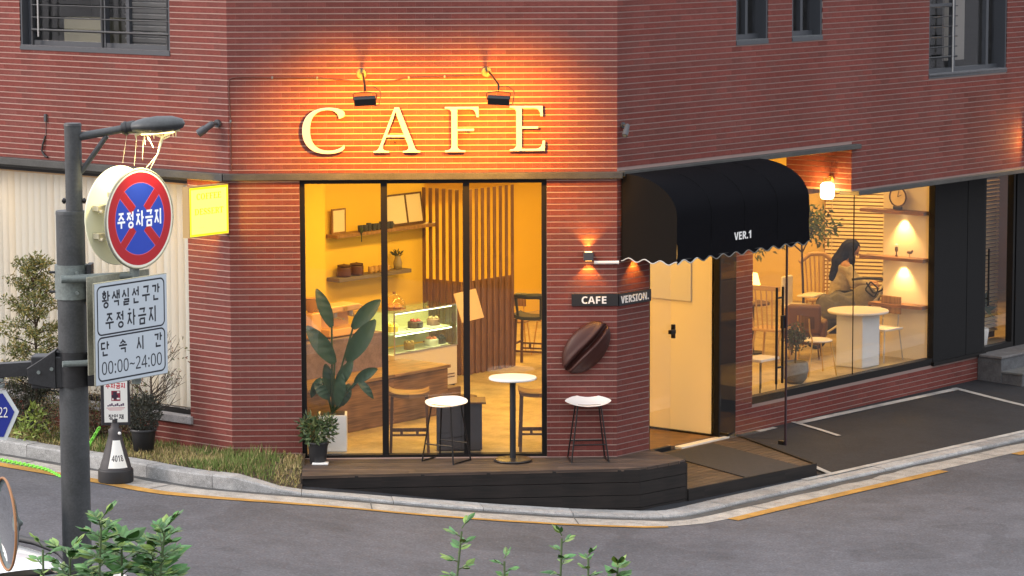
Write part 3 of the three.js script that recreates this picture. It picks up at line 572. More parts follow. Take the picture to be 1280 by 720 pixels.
// cameras
function cctv(label, M4, dir) {
  const t = thing('cctv_camera', label, 'camera', M4);
  obj('mount', [new THREE.CylinderGeometry(0.045, 0.045, 0.03, 16).rotateX(Math.PI / 2).translate(0, 0, 0.015), rod([0, 0, 0.02], [0, 0, 0.09], 0.018), ball(0.03, 0, 0, 0.1)], M.greyframe, t);
  const b = obj('body', [cyl(0.038, 0.038, 0.17, 0, 0, 0, 18), cyl(0.046, 0.046, 0.1, 0, 0.09, 0, 18)], M.greyframe, t); b.position.set(0, 0, 0.1); b.quaternion.setFromUnitVectors(V(0, 1, 0), V(...dir).normalize());
  const l = obj('lens', cyl(0.028, 0.028, 0.006, 0, 0.19, 0, 18), M.galv, t); l.position.copy(b.position); l.quaternion.copy(b.quaternion);
}
cctv('small grey security camera on the left brick wall above the yellow sign', FL.m(-0.15, 4.27, 0), [-0.62, -0.55, 0.5]);
cctv('small grey security camera at the right edge of the lit corner face above the awning', FR.m(0.09, 4.23, 0), [-0.6, -0.75, 0.2]);
scene.children.at(-1).scale.setScalar(0.75);

// ---------------------------------------------------------------- awning
{
  const t = thing('awning', 'black fabric awning with a scalloped hem and white VER.1 print over the entrance', 'awning', FR.m(0, 0, 0.02));
  const prof = []; for (let k = 0; k <= 14; k++) { const a = k / 14 * Math.PI / 2; prof.push([0.78 * Math.sin(a) ** 1.12, 3.22 + 0.465 * Math.cos(a) ** 0.92 + 0.02 * Math.sin(2 * a)]); }
  const u0 = 0.05, u1 = 2.66, W = u1 - u0, nu = 88, cloth = phys(0.004, 0.004, 0.0055, 0.95, { specularIntensity: 0.15, side: THREE.DoubleSide, bumpMap: T.fabric, bumpScale: 0.001 });
  const hem = (u) => 2.735 - 0.022 * Math.cos((u - u0) / W * 2 * Math.PI * 10.5);
  const pts = [], idx = [], rows = prof.length + 8;
  for (let j = 0; j < rows; j++) for (let i = 0; i <= nu; i++) {
    const u = u0 + W * i / nu; let n, v;
    if (j < prof.length) [n, v] = prof[j]; else { const f = (j - prof.length + 1) / 8; n = 0.78 + 0.006 * Math.sin(u * 9 + j) * f; v = 3.22 + (hem(u) - 3.22) * f; }
    pts.push([u, v + Math.min(1, (u - u0) * (u1 - u) * 4) * (j > 2 && j < 13 ? 0.006 * Math.sin(u * 7 + j * 0.9) - 0.005 * Math.sin(Math.PI * (((u - u0) / W * 4) % 1)) * Math.sin(Math.PI * j / 14) : 0), n]);
  }
  for (let j = 0; j < rows - 1; j++) for (let i = 0; i < nu; i++) { const a = j * (nu + 1) + i; idx.push(a, a + nu + 1, a + 1, a + 1, a + nu + 1, a + nu + 2); }
  const g0 = new THREE.BufferGeometry(); g0.setAttribute('position', new THREE.Float32BufferAttribute(pts.flat(), 3)); g0.setIndex(idx); g0.computeVertexNormals();
  obj('canopy', g0, cloth, t);
  for (const u of [u0, u1]) {                   // end panels, the hem scalloped as well
    const s = new THREE.Shape(); s.moveTo(0, 3.66); for (const [n, v] of prof) s.lineTo(n, v);
    const m = 26; for (let k = 0; k <= m; k++) { const n = 0.775 * (1 - k / m); s.lineTo(n, 2.72 - 0.02 * Math.cos(n / 0.775 * 2 * Math.PI * 3.5)); }
    obj('side_panel', new THREE.ExtrudeGeometry(s, { depth: 0.004, bevelEnabled: false }).rotateY(-Math.PI / 2).translate(u + (u < 1 ? 0.004 : 0), 0, 0), phys(0.01, 0.008, 0.0065, 0.95, { specularIntensity: 0.2, bumpMap: T.fabric, bumpScale: 0.001 }), t);
  }
  for (const f of [0.25, 0.5, 0.75]) { const u = u0 + W * f; obj('seam', tube([...prof.filter((_, i) => i > 1).map(([n, v]) => [u, v + 0.003, n + 0.002]), [u, 2.76, 0.783]], 0.0025, 40, 5), phys(0.005, 0.005, 0.006, 0.9, { specularIntensity: 0.3 }), t); }
  const trim = []; for (let k = 0; k <= 130; k++) { const u = u0 + W * k / 130; trim.push([u, hem(u), 0.785]); }
  const tl = []; for (let k = 0; k <= 30; k++) { const n = 0.785 * (k / 30); tl.push([u0 - 0.002, 2.72 - 0.02 * Math.cos(n / 0.775 * 2 * Math.PI * 3.5), n]); }
  obj('hem_trim', [tube(tl, 0.007, 60), tube(trim.slice(0, 20), 0.007, 60)], mat(0.5, 0.49, 0.46, 0.8), t);
  obj('hem_trim', tube(trim.slice(19), 0.006, 160), mat(0.16, 0.16, 0.15, 0.8), t);
  obj('frame', [rod([u0 + 0.03, 2.76, 0.02], [u0 + 0.03, 2.76, 0.76], 0.012), rod([u1 - 0.03, 2.76, 0.02], [u1 - 0.03, 2.76, 0.76], 0.012), rod([u0, 2.76, 0.765], [u1, 2.76, 0.765], 0.012), rod([u0, 3.66, 0.02], [u1, 3.66, 0.02], 0.015)], M.blackmetal, t);
  const flash = []; const r = rng(5); for (let k = 0; k <= 26; k++) flash.push([u0 + 0.02 + W * 0.97 * k / 26, 3.675 + 0.01 * (r() - 0.5), 0.03 + 0.012 * r()]);
  obj('flashing', tube(flash, 0.017, 90), mat(0.34, 0.35, 0.38, 0.5, { map: T.mottled }), t);
  const txt = obj('lettering', letter(sans, 'VER.1', 1.14, 1.47, 2.89, 2.98, 0.004, 0), M.white, t); txt.position.z = 0.782;
}

// ---------------------------------------------------------------- timber deck, landing, door leaf, steps
function planks(t, poly, y, ang, w, gap, m, r, th = 0.03) {  // parallel boards clipped to a convex outline
  const ca = Math.cos(ang), sa = Math.sin(ang), loc = poly.map(([x, z]) => [x * ca - z * sa, x * sa + z * ca]);
  const lo = Math.min(...loc.map((p) => p[1])), hi = Math.max(...loc.map((p) => p[1]));
  const xs = (q) => { const o = []; for (let i = 0; i < loc.length; i++) { const a = loc[i], b = loc[(i + 1) % loc.length]; if ((a[1] - q) * (b[1] - q) <= 0 && a[1] !== b[1]) o.push(a[0] + (b[0] - a[0]) * (q - a[1]) / (b[1] - a[1])); } return o.length > 1 ? [Math.min(...o), Math.max(...o)] : null; };
  for (let q = lo; q < hi - 0.01; q += w) {
    const a = xs(q + 0.002), b = xs(Math.min(q + w - gap, hi - 0.002)); if (!a || !b) continue;
    const back = (x, z) => [x * ca + z * sa, -x * sa + z * ca];
    const split = a[0] + (a[1] - a[0]) * (0.25 + 0.5 * r()), parts = a[1] - a[0] > 1.6 ? [[a[0], b[0], split, split], [split + 0.003, split + 0.003, a[1], b[1]]] : [[a[0], b[0], a[1], b[1]]];
    for (const [p, p2, s, s2] of parts) obj('plank', prism([back(p, q), back(p2, q + w - gap), back(s2, q + w - gap), back(s, q)], y - th, y + 0.002 * r()), m[Math.floor(r() * m.length)], t);
  }
}
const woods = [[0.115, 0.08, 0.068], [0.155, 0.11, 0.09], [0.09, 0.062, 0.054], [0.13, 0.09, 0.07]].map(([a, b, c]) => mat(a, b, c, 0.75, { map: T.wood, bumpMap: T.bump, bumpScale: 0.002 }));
const woods2 = [[0.15, 0.105, 0.075], [0.125, 0.09, 0.068], [0.17, 0.12, 0.085], [0.14, 0.1, 0.075]].map(([a, b, c]) => mat(a, b, c, 0.75, { map: T.wood, bumpMap: T.bump, bumpScale: 0.002 }));
{
  const t = thing('timber_deck', 'dark brown wooden terrace deck with stools along the foot of the cafe corner', 'deck');
  const q = (p) => [p.x, p.z], a = q(FC.pt(0.79, 0, 0.0)), f1 = [-3.5, 1.12], f2 = [0.235, 0.72], f3 = [0.78, 0.2], bk = q(FR.pt(0.63, 0, 0.01)), c0 = q(FC.pt(WC - 0.02, 0, 0.01));
  planks(t, [a, f1, f2, f3, bk, c0], 0.462, CH - R(5.5), 0.125, 0.008, woods, rng(31));
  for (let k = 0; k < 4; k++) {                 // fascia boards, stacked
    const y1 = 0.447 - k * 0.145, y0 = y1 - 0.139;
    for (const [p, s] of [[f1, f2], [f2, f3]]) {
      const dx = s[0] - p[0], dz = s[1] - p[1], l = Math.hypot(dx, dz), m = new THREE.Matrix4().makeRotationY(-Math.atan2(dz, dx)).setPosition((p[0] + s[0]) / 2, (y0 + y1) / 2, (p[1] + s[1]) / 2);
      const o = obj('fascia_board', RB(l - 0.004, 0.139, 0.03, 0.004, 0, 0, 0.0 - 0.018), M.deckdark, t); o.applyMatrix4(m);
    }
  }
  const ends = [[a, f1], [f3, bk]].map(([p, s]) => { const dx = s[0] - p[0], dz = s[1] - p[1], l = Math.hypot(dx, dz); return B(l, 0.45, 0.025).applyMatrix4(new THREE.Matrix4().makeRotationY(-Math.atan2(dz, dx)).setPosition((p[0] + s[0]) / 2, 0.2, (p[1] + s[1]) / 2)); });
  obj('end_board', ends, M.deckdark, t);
  obj('splinter', B(0.11, 0.02, 0.012, 0.12, 0.405, 0.71, R(-7)), mat(0.5, 0.42, 0.34, 0.8), t);
}
{
  const t = thing('entrance_landing', 'low brown wooden landing in front of the entrance at the right end of the deck', 'landing');
  const P = (u, n) => { const p = FR.pt(u, 0, n); return [p.x, p.z]; };
  planks(t, [P(0.37, 0.73), P(2.6, 0.95), P(3.66, -0.95), P(1.6, -0.95), P(0.66, -0.1)], 0.105, YAW, 0.105, 0.008, woods2, rng(32));
  const a = FR.pt(0.36, 0.03, 0.735), b = FR.pt(2.61, 0.03, 0.955), c = FR.pt(3.68, 0.03, -0.95);
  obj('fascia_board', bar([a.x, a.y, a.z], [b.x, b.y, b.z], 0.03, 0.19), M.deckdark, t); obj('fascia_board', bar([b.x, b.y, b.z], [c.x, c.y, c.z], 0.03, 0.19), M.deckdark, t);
}
{
  const t = thing('door_mat', 'dark worn mat lying across the entrance landing', 'mat', V(0, 0, 0));
  const P = (u, n) => { const p = FR.pt(u, 0, n); return [p.x, p.z]; };
  obj('mat', prism([P(1.4, 0.8), P(2.38, 0.9), P(3.0, -0.82), P(2.0, -0.84)], 0.109, 0.119), M.mat_, t);
}
{ // frameless glass door standing open
  const a = FS.pt(3.32, 0, 0.06), t = thing('glass_door_leaf', 'frameless glass entrance door standing open with long black pull bars', 'door', a, FL.th - R(3));
  const L = 1.02;
  obj('pane', B(L, 2.9, 0.01, L / 2, 1.6, 0), M.glass, t);
  obj('edge_strip', B(0.022, 2.9, 0.02, L - 0.008, 1.6, 0), mat(0.03, 0.015, 0.025, 0.4), t);
  for (const s of [1, -1]) obj('handle', [rod([L - 0.11, 0.9, s * 0.06], [L - 0.11, 2.08, s * 0.06], 0.016), rod([L - 0.11, 1.1, 0], [L - 0.11, 1.1, s * 0.06], 0.012), rod([L - 0.11, 1.95, 0], [L - 0.11, 1.95, s * 0.06], 0.012)], M.blackmetal, t);
  obj('lock', RB(0.05, 0.16, 0.07, 0.008, L - 0.05, 1.66, 0), M.black, t);
  obj('patch_fitting', RB(0.09, 0.05, 0.05, 0.006, L - 0.06, 0.18, 0), M.blackmetal, t); obj('patch_fitting', RB(0.14, 0.04, 0.04, 0.006, 0.07, 0.18, 0), M.blackmetal, t);
}
{ // granite steps at the right
  const t = thing('granite_steps', 'dark granite block steps in front of the right-hand glass door', 'steps', FS.m(9.5, 0, 0));
  obj('upper_block', RB(2.6, 0.44, 0.38, 0.01, 1.3, 0.2, 0.19), M.stone, t);
  obj('upper_tread', RB(2.64, 0.035, 0.4, 0.008, 1.3, 0.437, 0.2), mat(0.24, 0.23, 0.23, 0.8, { map: T.granite }), t);
  obj('lower_block', RB(2.4, 0.24, 0.32, 0.01, 1.22, 0.1, 0.54), M.stone, t);
  obj('lower_tread', RB(2.44, 0.03, 0.34, 0.008, 1.22, 0.232, 0.55), mat(0.19, 0.2, 0.2, 0.8, { map: T.granite }), t);
}
// ---------------------------------------------------------------- on the deck: stools, table, plant
function shellStool(label, p, turn) {
  const t = thing('bar_stool', label, 'bar stool', p, turn, 'white shell stools on the deck');
  const g = new THREE.BufferGeometry(), pts = [], idx = [], N = 56, K = 14;
  const edge = (a) => { const back = Math.max(0, -Math.sin(a)), front = Math.max(0, Math.sin(a)); return [0.262 * Math.cos(a) * (1 - 0.06 * front), 0.205 * Math.sin(a) * (1 - 0.08 * Math.cos(2 * a)), 0.055 * back ** 1.5 + 0.018 * Math.abs(Math.cos(a)) ** 3 - 0.012 * front]; };
  const surf = (dy) => { for (let k = 0; k <= K; k++) for (let i = 0; i < N; i++) { const f = k / K, [ex, ez, eh] = edge(i / N * 2 * Math.PI); pts.push([ex * f * (1 - dy), 0.66 + eh * f ** 2.6 - 0.02 * (1 - f * f) - dy * (1.05 - f * 0.9), ez * f * (1 - dy)]); } };
  surf(0); surf(0.035);
  const off = (K + 1) * N;
  for (let k = 0; k < K; k++) for (let i = 0; i < N; i++) { const a = k * N + i, b = k * N + (i + 1) % N; idx.push(a, b, a + N, b, b + N, a + N, off + a, off + a + N, off + b, off + b, off + a + N, off + b + N); }
  for (let i = 0; i < N; i++) { const a = K * N + i, b = K * N + (i + 1) % N; idx.push(a, b, off + a, b, off + b, off + a); }
  g.setAttribute('position', new THREE.Float32BufferAttribute(pts.flat(), 3)); g.setIndex(idx); g.computeVertexNormals();
  obj('seat', g, new THREE.MeshPhysicalMaterial({ color: C3(0.8, 0.77, 0.73), roughness: 0.4, clearcoat: 0.3, side: THREE.DoubleSide }), t);
  for (const s of [-1, 1]) {
    obj('leg', tube([[s * 0.13, 0.645, 0.1], [s * 0.21, 0.012, 0.175], [s * 0.21, 0.01, 0.165], [s * 0.21, 0.01, -0.165], [s * 0.21, 0.012, -0.175], [s * 0.13, 0.645, -0.1]], 0.009, 80), M.blackmetal, t);
  }
  for (const s of [-1, 1]) { obj('footrest', rod([-0.187, 0.2, s * 0.153], [0.187, 0.2, s * 0.153], 0.008), M.blackmetal, t); obj('seat_support', tube([[-0.13, 0.645, s * 0.1], [0, 0.64, s * 0.1], [0.13, 0.645, s * 0.1]], 0.008, 8), M.blackmetal, t); }
  return t;
}
const st = shellStool('white shell bar stool on the deck directly in front of the glazing', V(-1.93, 0.464, 0.22), R(-33));
copyOf(st, 'white shell bar stool against the brick below the coffee bean ornament', V(-0.33, 0.464, 0.2), R(6));
{
  const t = thing('bar_table', 'tall round white-topped bistro table with a black post on the deck', 'table', V(-1.18, 0.464, 0.24));
  obj('tabletop', lathe([[0, 0], [0.258, 0], [0.27, 0.006], [0.27, 0.024], [0.262, 0.03], [0, 0.03]], 48).translate(0, 0.93, 0), M.whitegloss, t);
  obj('post', cyl(0.034, 0.034, 0.92, 0, 0.01, 0), M.black, t); obj('top_plate', cyl(0.1, 0.1, 0.01, 0, 0.92, 0), M.black, t);
  obj('foot', lathe([[0, 0], [0.215, 0], [0.215, 0.018], [0.2, 0.028], [0.04, 0.04], [0, 0.04]], 48), mat(0.03, 0.026, 0.025, 0.35, { metalness: 0.3 }), t);
}

// ---------------------------------------------------------------- street: pole with lamp, signs, mirror, cone, chain, cars
const HG = {                                    // strokes of Korean letters in a unit box, y down
  g: [[[0, 0.08], [0.95, 0.08], [0.8, 1]]], G: [[[0, 0.05], [0.95, 0.05], [0.95, 1]]], n: [[[0.02, 0], [0.02, 0.92], [1, 0.92]]], d: [[[0.95, 0.05], [0.05, 0.05], [0.05, 0.95], [1, 0.95]]],
  r: [[[0, 0], [1, 0], [1, 0.48], [0, 0.48], [0, 1], [1, 1]]], m: [[[0.05, 0.02], [0.95, 0.02], [0.95, 0.98], [0.05, 0.98], [0.05, 0.02]]], s: [[[0.5, 0], [0.42, 0.45], [0, 1]], [[0.46, 0.35], [1, 1]]],
  o: ['o', 0.5, 0.5, 0.5, 0.5], j: [[[0, 0.06], [1, 0.06]], [[0.55, 0.06], [0.42, 0.5], [0, 1]], [[0.45, 0.45], [1, 1]]], c: [[[0.3, -0.12], [0.7, -0.12]], [[0, 0.2], [1, 0.2]], [[0.55, 0.2], [0.42, 0.6], [0, 1]], [[0.45, 0.55], [1, 1]]],
  h: [[[0.3, -0.05], [0.7, -0.05]], [[0, 0.22], [1, 0.22]]],
};
function jamo(x, k, a, b, w, h) {
  const seg = (l) => { x.beginPath(); l.forEach(([p, q], i) => (i ? x.lineTo(a + p * w, b + q * h) : x.moveTo(a + p * w, b + q * h))); x.stroke(); };
  if (k === 'o' || k === 'h') { x.beginPath(); x.ellipse(a + w / 2, b + h * (k === 'o' ? 0.5 : 0.7), w * (k === 'o' ? 0.45 : 0.32), h * (k === 'o' ? 0.5 : 0.3), 0, 0, 7); x.stroke(); }
  if (k !== 'o') HG[k].forEach(seg);
}
function syllable(x, s, a, b, w, h) {           // s: initial, vowel, final
  const [i, v, f] = s, L = (p, q, r, t) => { x.beginPath(); x.moveTo(a + p * w, b + q * h); x.lineTo(a + r * w, b + t * h); x.stroke(); };
  const H = f ? 0.55 : 0.97;
  if ('aeiE'.includes(v)) {
    jamo(x, i, a + 0.04 * w, b + 0.08 * h, 0.48 * w, (f ? 0.42 : 0.78) * h);
    if (v === 'E') { L(0.66, 0.02, 0.66, H); L(0.9, 0, 0.9, H); L(0.66, H * 0.48, 0.9, H * 0.48); } else { L(0.78, 0, 0.78, H); if (v === 'a') L(0.78, H * 0.45, 1, H * 0.45); if (v === 'e') L(0.52, H * 0.45, 0.78, H * 0.45); }
    if (f) jamo(x, f, a + 0.24 * w, b + 0.67 * h, 0.58 * w, 0.3 * h);
  } else if (v === 'W') { jamo(x, i, a + 0.06 * w, b + 0.04 * h, 0.5 * w, 0.38 * h); L(0.31, 0.46, 0.31, 0.56); L(0.02, 0.57, 0.62, 0.57); L(0.76, 0, 0.76, 0.62); L(0.76, 0.3, 1, 0.3); jamo(x, f, a + 0.24 * w, b + 0.7 * h, 0.54 * w, 0.28 * h); }
  else {
    jamo(x, i, a + 0.18 * w, b + 0.05 * h, 0.64 * w, (f ? 0.26 : 0.42) * h);
    const y = f ? 0.46 : 0.6; L(0, y, 1, y); if (v === 'u') L(0.5, y, 0.5, f ? 0.6 : 0.98); if (v === 'O') L(0.5, y - 0.14, 0.5, y);
    if (f) jamo(x, f, a + 0.2 * w, b + 0.66 * h, 0.6 * w, 0.32 * h);
  }
}
const WORDS = { parking: ['ju', 'jeo', 'ca', 'gUm', 'ji'], };
function hangul(x, list, cx, cy, w, h, gap, lw, color) {
  x.strokeStyle = color; x.lineWidth = lw; x.lineCap = 'butt'; x.lineJoin = 'miter';
  const W = list.length * w + (list.length - 1) * gap; list.forEach((s, k) => { if (s) syllable(x, s, cx - W / 2 + k * (w + gap), cy - h / 2, w, h); });
}
const NOPARK = [['j', 'u'], ['j', 'e', 'o'], ['c', 'a'], ['g', 'U', 'm'], ['j', 'i']];
const ZP = 16.2;
{
  const x0 = -3.884, t = thing('street_lamp', 'grey street light pole at the left with a cobwebbed lamp head on a short arm', 'street lamp', V(x0, 0, ZP));
  obj('pole', cyl(0.094, 0.088, 4.92, 0, 0, 0, 32), M.pole, t);
  obj('upper_pole', [cyl(0.052, 0.052, 0.56, 0.026, 4.89, 0, 28), cyl(0.09, 0.088, 0.02, 0.0, 4.905, 0, 32)], M.pole, t);
  obj('pole_cap', cyl(0.056, 0.05, 0.016, 0.026, 5.445, 0, 28), M.poledark, t);
  for (const s of [-1, 1]) obj('bolt', [rod([0.026 + s * 0.05, 4.985, 0], [0.026 + s * 0.075, 4.985, 0], 0.01), rod([0.026 + s * 0.055, 4.985, 0], [0.026 + s * 0.068, 4.985, 0], 0.018)], M.blackmetal, t);
  obj('arm', [rod([0.05, 5.375, 0], [0.38, 5.435, 0.03], 0.026, 0.024, 16)], M.pole, t); obj('brace', rod([0.07, 5.16, 0], [0.235, 5.385, 0.015], 0.016, 0.016, 12), M.pole, t);
  const h = obj('lamp_head', lathe([[0.001, 0], [0.05, 0.02], [0.078, 0.09], [0.088, 0.17], [0.08, 0.26], [0.045, 0.325], [0.001, 0.34]], 32).rotateZ(-Math.PI / 2).scale(1, 0.62, 1.25), M.pole, t);
  h.position.set(0.375, 5.438, 0.03); h.rotation.z = R(4);
  obj('collar', [rod([0.33, 5.428, 0.026], [0.41, 5.44, 0.033], 0.036, 0.04, 16), rod([0.345, 5.428, 0.026], [0.36, 5.43, 0.027], 0.044, 0.044, 16)], M.poledark, t);
  obj('lamp_glass', RB(0.2, 0.008, 0.1, 0.003, 0.55, 5.402, 0.035, 0, 0, R(4)), glow(1, 0.75, 0.3, 2.5), t);
  const L = addLight(new THREE.SpotLight(C3(1, 0.8, 0.35), 2.6, 0, R(70), 0.8, 2), V(x0 + 0.5, 5.375, ZP + 0.035)); L.target.position.set(x0 + 0.36, 4.6, ZP - 0.1); scene.add(L.target); L.shadow.radius = 4;
  // clamps
  obj('clamp_band', [cyl(0.1, 0.1, 0.21, -0.002, 4.385, 0, 32)], M.galv, t); obj('clamp_plate', [RB(0.03, 0.24, 0.12, 0.004, 0.115, 4.48, 0), rod([-0.13, 4.43, 0.03], [0.13, 4.43, 0.03], 0.008), rod([-0.13, 4.55, 0.03], [0.13, 4.55, 0.03], 0.008)], M.poledark, t);
  for (const y of [4.43, 4.55]) obj('bolt', rod([0.045, y, 0.088], [0.05, y, 0.115], 0.012), M.galv, t);
  obj('bracket', [cyl(0.112, 0.112, 0.215, -0.002, 3.845, 0, 6), RB(0.06, 0.2, 0.15, 0.008, 0.125, 3.95, 0), RB(0.2, 0.2, 0.15, 0.01, -0.15, 3.935, 0.0)], M.poledark, t);
  obj('gusset', (() => { const s = new THREE.Shape(); s.moveTo(0, 0); s.lineTo(0.17, 0.11); s.lineTo(0.17, -0.12); s.lineTo(0.01, -0.09); return new THREE.ExtrudeGeometry(s, { depth: 0.17, bevelEnabled: true, bevelSize: 0.004, bevelThickness: 0.004, bevelSegments: 1 }).translate(-0.27, 3.96, -0.085); })(), M.poledark, t);
  for (const p of [[-0.12, 3.96], [-0.2, 3.94]]) obj('bolt', rod([p[0], p[1], 0.088], [p[0], p[1], 0.1], 0.012), M.galv, t);
  obj('sign_arm', bar([-0.22, 3.955, 0], [-1.7, 3.87, 0.02], 0.08, 0.085), M.poledark, t);
}
{ // cobweb under the lamp head
  const t = thing('cobweb', 'pale tattered cobweb hanging from the underside of the street light head', 'cobweb', V(-3.884, 0, ZP)), r = rng(77), L = [], web = mat(0.7, 0.66, 0.45, 0.7);
  const top = (k) => [0.41 + 0.27 * k, 5.402 + 0.026 * k - 0.008, 0.035];
  for (let k = 0; k < 12; k++) { const a = top(k / 12), b = top((k + 1) / 12); L.push(rod(a, b, 0.007 + 0.005 * r())); if (r() < 0.75) L.push(rod(a, [a[0] + 0.02 * (r() - 0.3), a[1] - 0.02 - 0.035 * r(), 0.035], 0.005, 0.002)); }
  const knot = [0.575, 5.375, 0.035];
  for (const k of [0.3, 0.45, 0.6, 0.8, 1.0]) L.push(rod(top(k), knot, 0.004, 0.005));
  L.push(rod(knot, [0.545, 5.27, 0.033], 0.01, 0.006), rod([0.545, 5.27, 0.033], [0.5, 5.185, 0.03], 0.005, 0.003), rod([0.545, 5.27, 0.033], [0.475, 5.19, 0.03], 0.004, 0.0025), rod(top(0.25), [0.52, 5.31, 0.034], 0.003, 0.002), rod(top(0.2), [0.47, 5.33, 0.034], 0.0025, 0.002), rod([0.575, 5.36, 0.035], [0.62, 5.38, 0.035], 0.004, 0.003));
  obj('web', L, web, t);
  obj('strand', [rod([0.36, 5.4, 0.03], [0.33, 5.22, 0.03], 0.0012), rod([0.42, 5.39, 0.03], [0.4, 5.2, 0.03], 0.0012), rod([0.46, 5.38, 0.03], [0.45, 5.24, 0.03], 0.0012)], web, t);
}
// the parking signs
const SA = R(54.5);
{
  const t = thing('parking_sign', 'round red and blue no-stopping sign over white time plates beside the street light', 'traffic sign', V(-3.458, 0, ZP + 0.05), SA);
  const disc = canvas(1024, 1024, (x) => {
    const c = 512; x.fillStyle = '#d9d9d2'; x.fillRect(0, 0, 1024, 1024); const circ = (r, f) => { x.fillStyle = f; x.beginPath(); x.arc(c, c, r, 0, 7); x.fill(); };
    circ(490, '#a5101f'); circ(385, '#c85a76'); circ(378, '#1d3fb2'); x.save(); x.beginPath(); x.arc(c, c, 384, 0, 7); x.clip();
    for (const [w, f] of [[104, '#c85a76'], [92, '#a5101f']]) { x.strokeStyle = f; x.lineWidth = w; for (const s of [1, -1]) { x.beginPath(); x.moveTo(c - 300, c - s * 300); x.lineTo(c - 95, c - s * 95); x.moveTo(c + 95, c + s * 95); x.lineTo(c + 300, c + s * 300); x.stroke(); } }
    x.restore();
    hangul(x, NOPARK, c, c, 118, 170, 26, 23, '#e8f0ff');
  });
  const disk = (rad, m, z) => { const g = new THREE.CircleGeometry(rad, 72); return obj('sign_face', g.translate(0, 4.88, z), m, t, true); };
  obj('disc', [new THREE.CylinderGeometry(0.304, 0.304, 0.012, 72).rotateX(Math.PI / 2).translate(0, 4.88, 0), new THREE.TorusGeometry(0.302, 0.008, 8, 72).translate(0, 4.88, 0.002)], M.signback, t);
  disk(0.297, new THREE.MeshStandardMaterial({ map: disc, roughness: 0.5 }), 0.0075);
  // the plates
  const plate = canvas(1024, 1004, (x, w, h) => {
    x.fillStyle = '#b9c3cc'; x.fillRect(0, 0, w, h); x.strokeStyle = '#141824'; x.lineWidth = 16;
    const rr = (y0, y1) => { x.beginPath(); x.roundRect(38, y0, w - 76, y1 - y0, 56); x.stroke(); }; rr(36, 512); rr(540, 968);
    hangul(x, [['h', 'W', 'o'], ['s', 'E', 'G'], ['s', 'i', 'r'], ['s', 'e', 'n'], ['g', 'u'], ['g', 'a', 'n']], w / 2, 166, 112, 165, 30, 19, '#141824');
    hangul(x, NOPARK, w / 2, 384, 116, 165, 38, 19, '#141824');
    hangul(x, [['d', 'a', 'n'], ['s', 'O', 'G'], ['s', 'i'], ['g', 'a', 'n']], w / 2, 652, 112, 142, 140, 18, '#141824');
    x.fillStyle = '#141824'; x.textAlign = 'center'; x.font = '176px sans-serif'; x.save(); x.translate(w / 2, 908); x.scale(0.9, 1); x.fillText('00:00~24:00', 0, 0); x.restore();
  });
  const pm = new THREE.MeshStandardMaterial({ map: plate, roughness: 0.5 });
  const slab = RB(0.655, 0.625, 0.01, 0.004, -0.146, 4.22, 0.05);
  const bx = -3.458 - (-3.884);                 // pole axis seen from here
  obj('plate', slab, M.signback, t); facePlate('sign_face', 0.645, 0.615, pm, t, -0.146, 4.22, 0.0565);
  obj('rear_plate', RB(0.56, 0.6, 0.008, 0.004, -0.1, 4.25, -0.09), M.signback, t);
  obj('rear_disc', [new THREE.CylinderGeometry(0.3, 0.3, 0.01, 64).rotateX(Math.PI / 2).translate(0.04, 4.886, -0.2), new THREE.TorusGeometry(0.3, 0.006, 8, 64).translate(0.04, 4.886, -0.2)], mat(0.85, 0.85, 0.62, 0.5), t);
  obj('post', [rod([0, 3.86, -0.045], [0, 5.12, -0.045], 0.03, 0.03, 16), rod([-0.36, 4.52, -0.32], [0, 4.53, -0.045], 0.024, 0.024, 14), rod([-0.36, 4.0, -0.32], [0, 4.0, -0.045], 0.02, 0.02, 12)], M.galv, t);
  for (const y of [4.95, 4.78]) obj('clamp', [RB(0.12, 0.035, 0.05, 0.004, -0.15, y, -0.165), rod([-0.19, y - 0.02, -0.15], [-0.19, y - 0.02, -0.12], 0.012)], mat(0.5, 0.46, 0.32, 0.5), t);
  for (const y of [4.74, 5.03, 4.02, 4.35]) obj('clamp', [RB(0.15, 0.035, 0.07, 0.004, -0.0, y, -0.05), RB(0.13, 0.03, 0.05, 0.004, -0.07, y, -0.11)], mat(0.45, 0.42, 0.3, 0.5, { metalness: 0.4 }), t);
}
{ // blue address plate
  const t = thing('address_plate', 'blue hexagonal plate ending in 22 hanging from the sign arm at the left edge', 'sign', V(-4.43, 0, ZP + 0.02));
  const sh = (k) => { const s = new THREE.Shape(); const w = 0.21 * k, h = 0.155 * k; s.moveTo(-w - 0.25, -h); s.lineTo(w * 0.62, -h); s.lineTo(w, 0.02); s.lineTo(w * 0.62, h); s.lineTo(-w - 0.25, h); s.closePath(); return s; };
  obj('border', new THREE.ExtrudeGeometry(sh(1), { depth: 0.01, bevelEnabled: false }).translate(0, 3.665, 0), mat(0.62, 0.66, 0.66, 0.5), t);
  obj('plate', new THREE.ExtrudeGeometry(sh(0.87), { depth: 0.004, bevelEnabled: false }).translate(0, 3.665, 0.01), mat(0.015, 0.03, 0.26, 0.4), t);
  obj('number', letter(await loader.loadAsync('fonts/droid/droid_sans_regular.typeface.json'), '22', 0.085, 0.141, 3.652, 3.715, 0.003, 0).translate(0, 0, 0.015), M.white, t);
  obj('hanger', [RB(0.03, 0.1, 0.06, 0.004, 0.05, 3.85, 0), RB(0.36, 0.02, 0.07, 0.004, -0.06, 3.845, 0), RB(0.36, 0.02, 0.07, 0.004, -0.06, 3.885, 0)], M.galv, t);
}
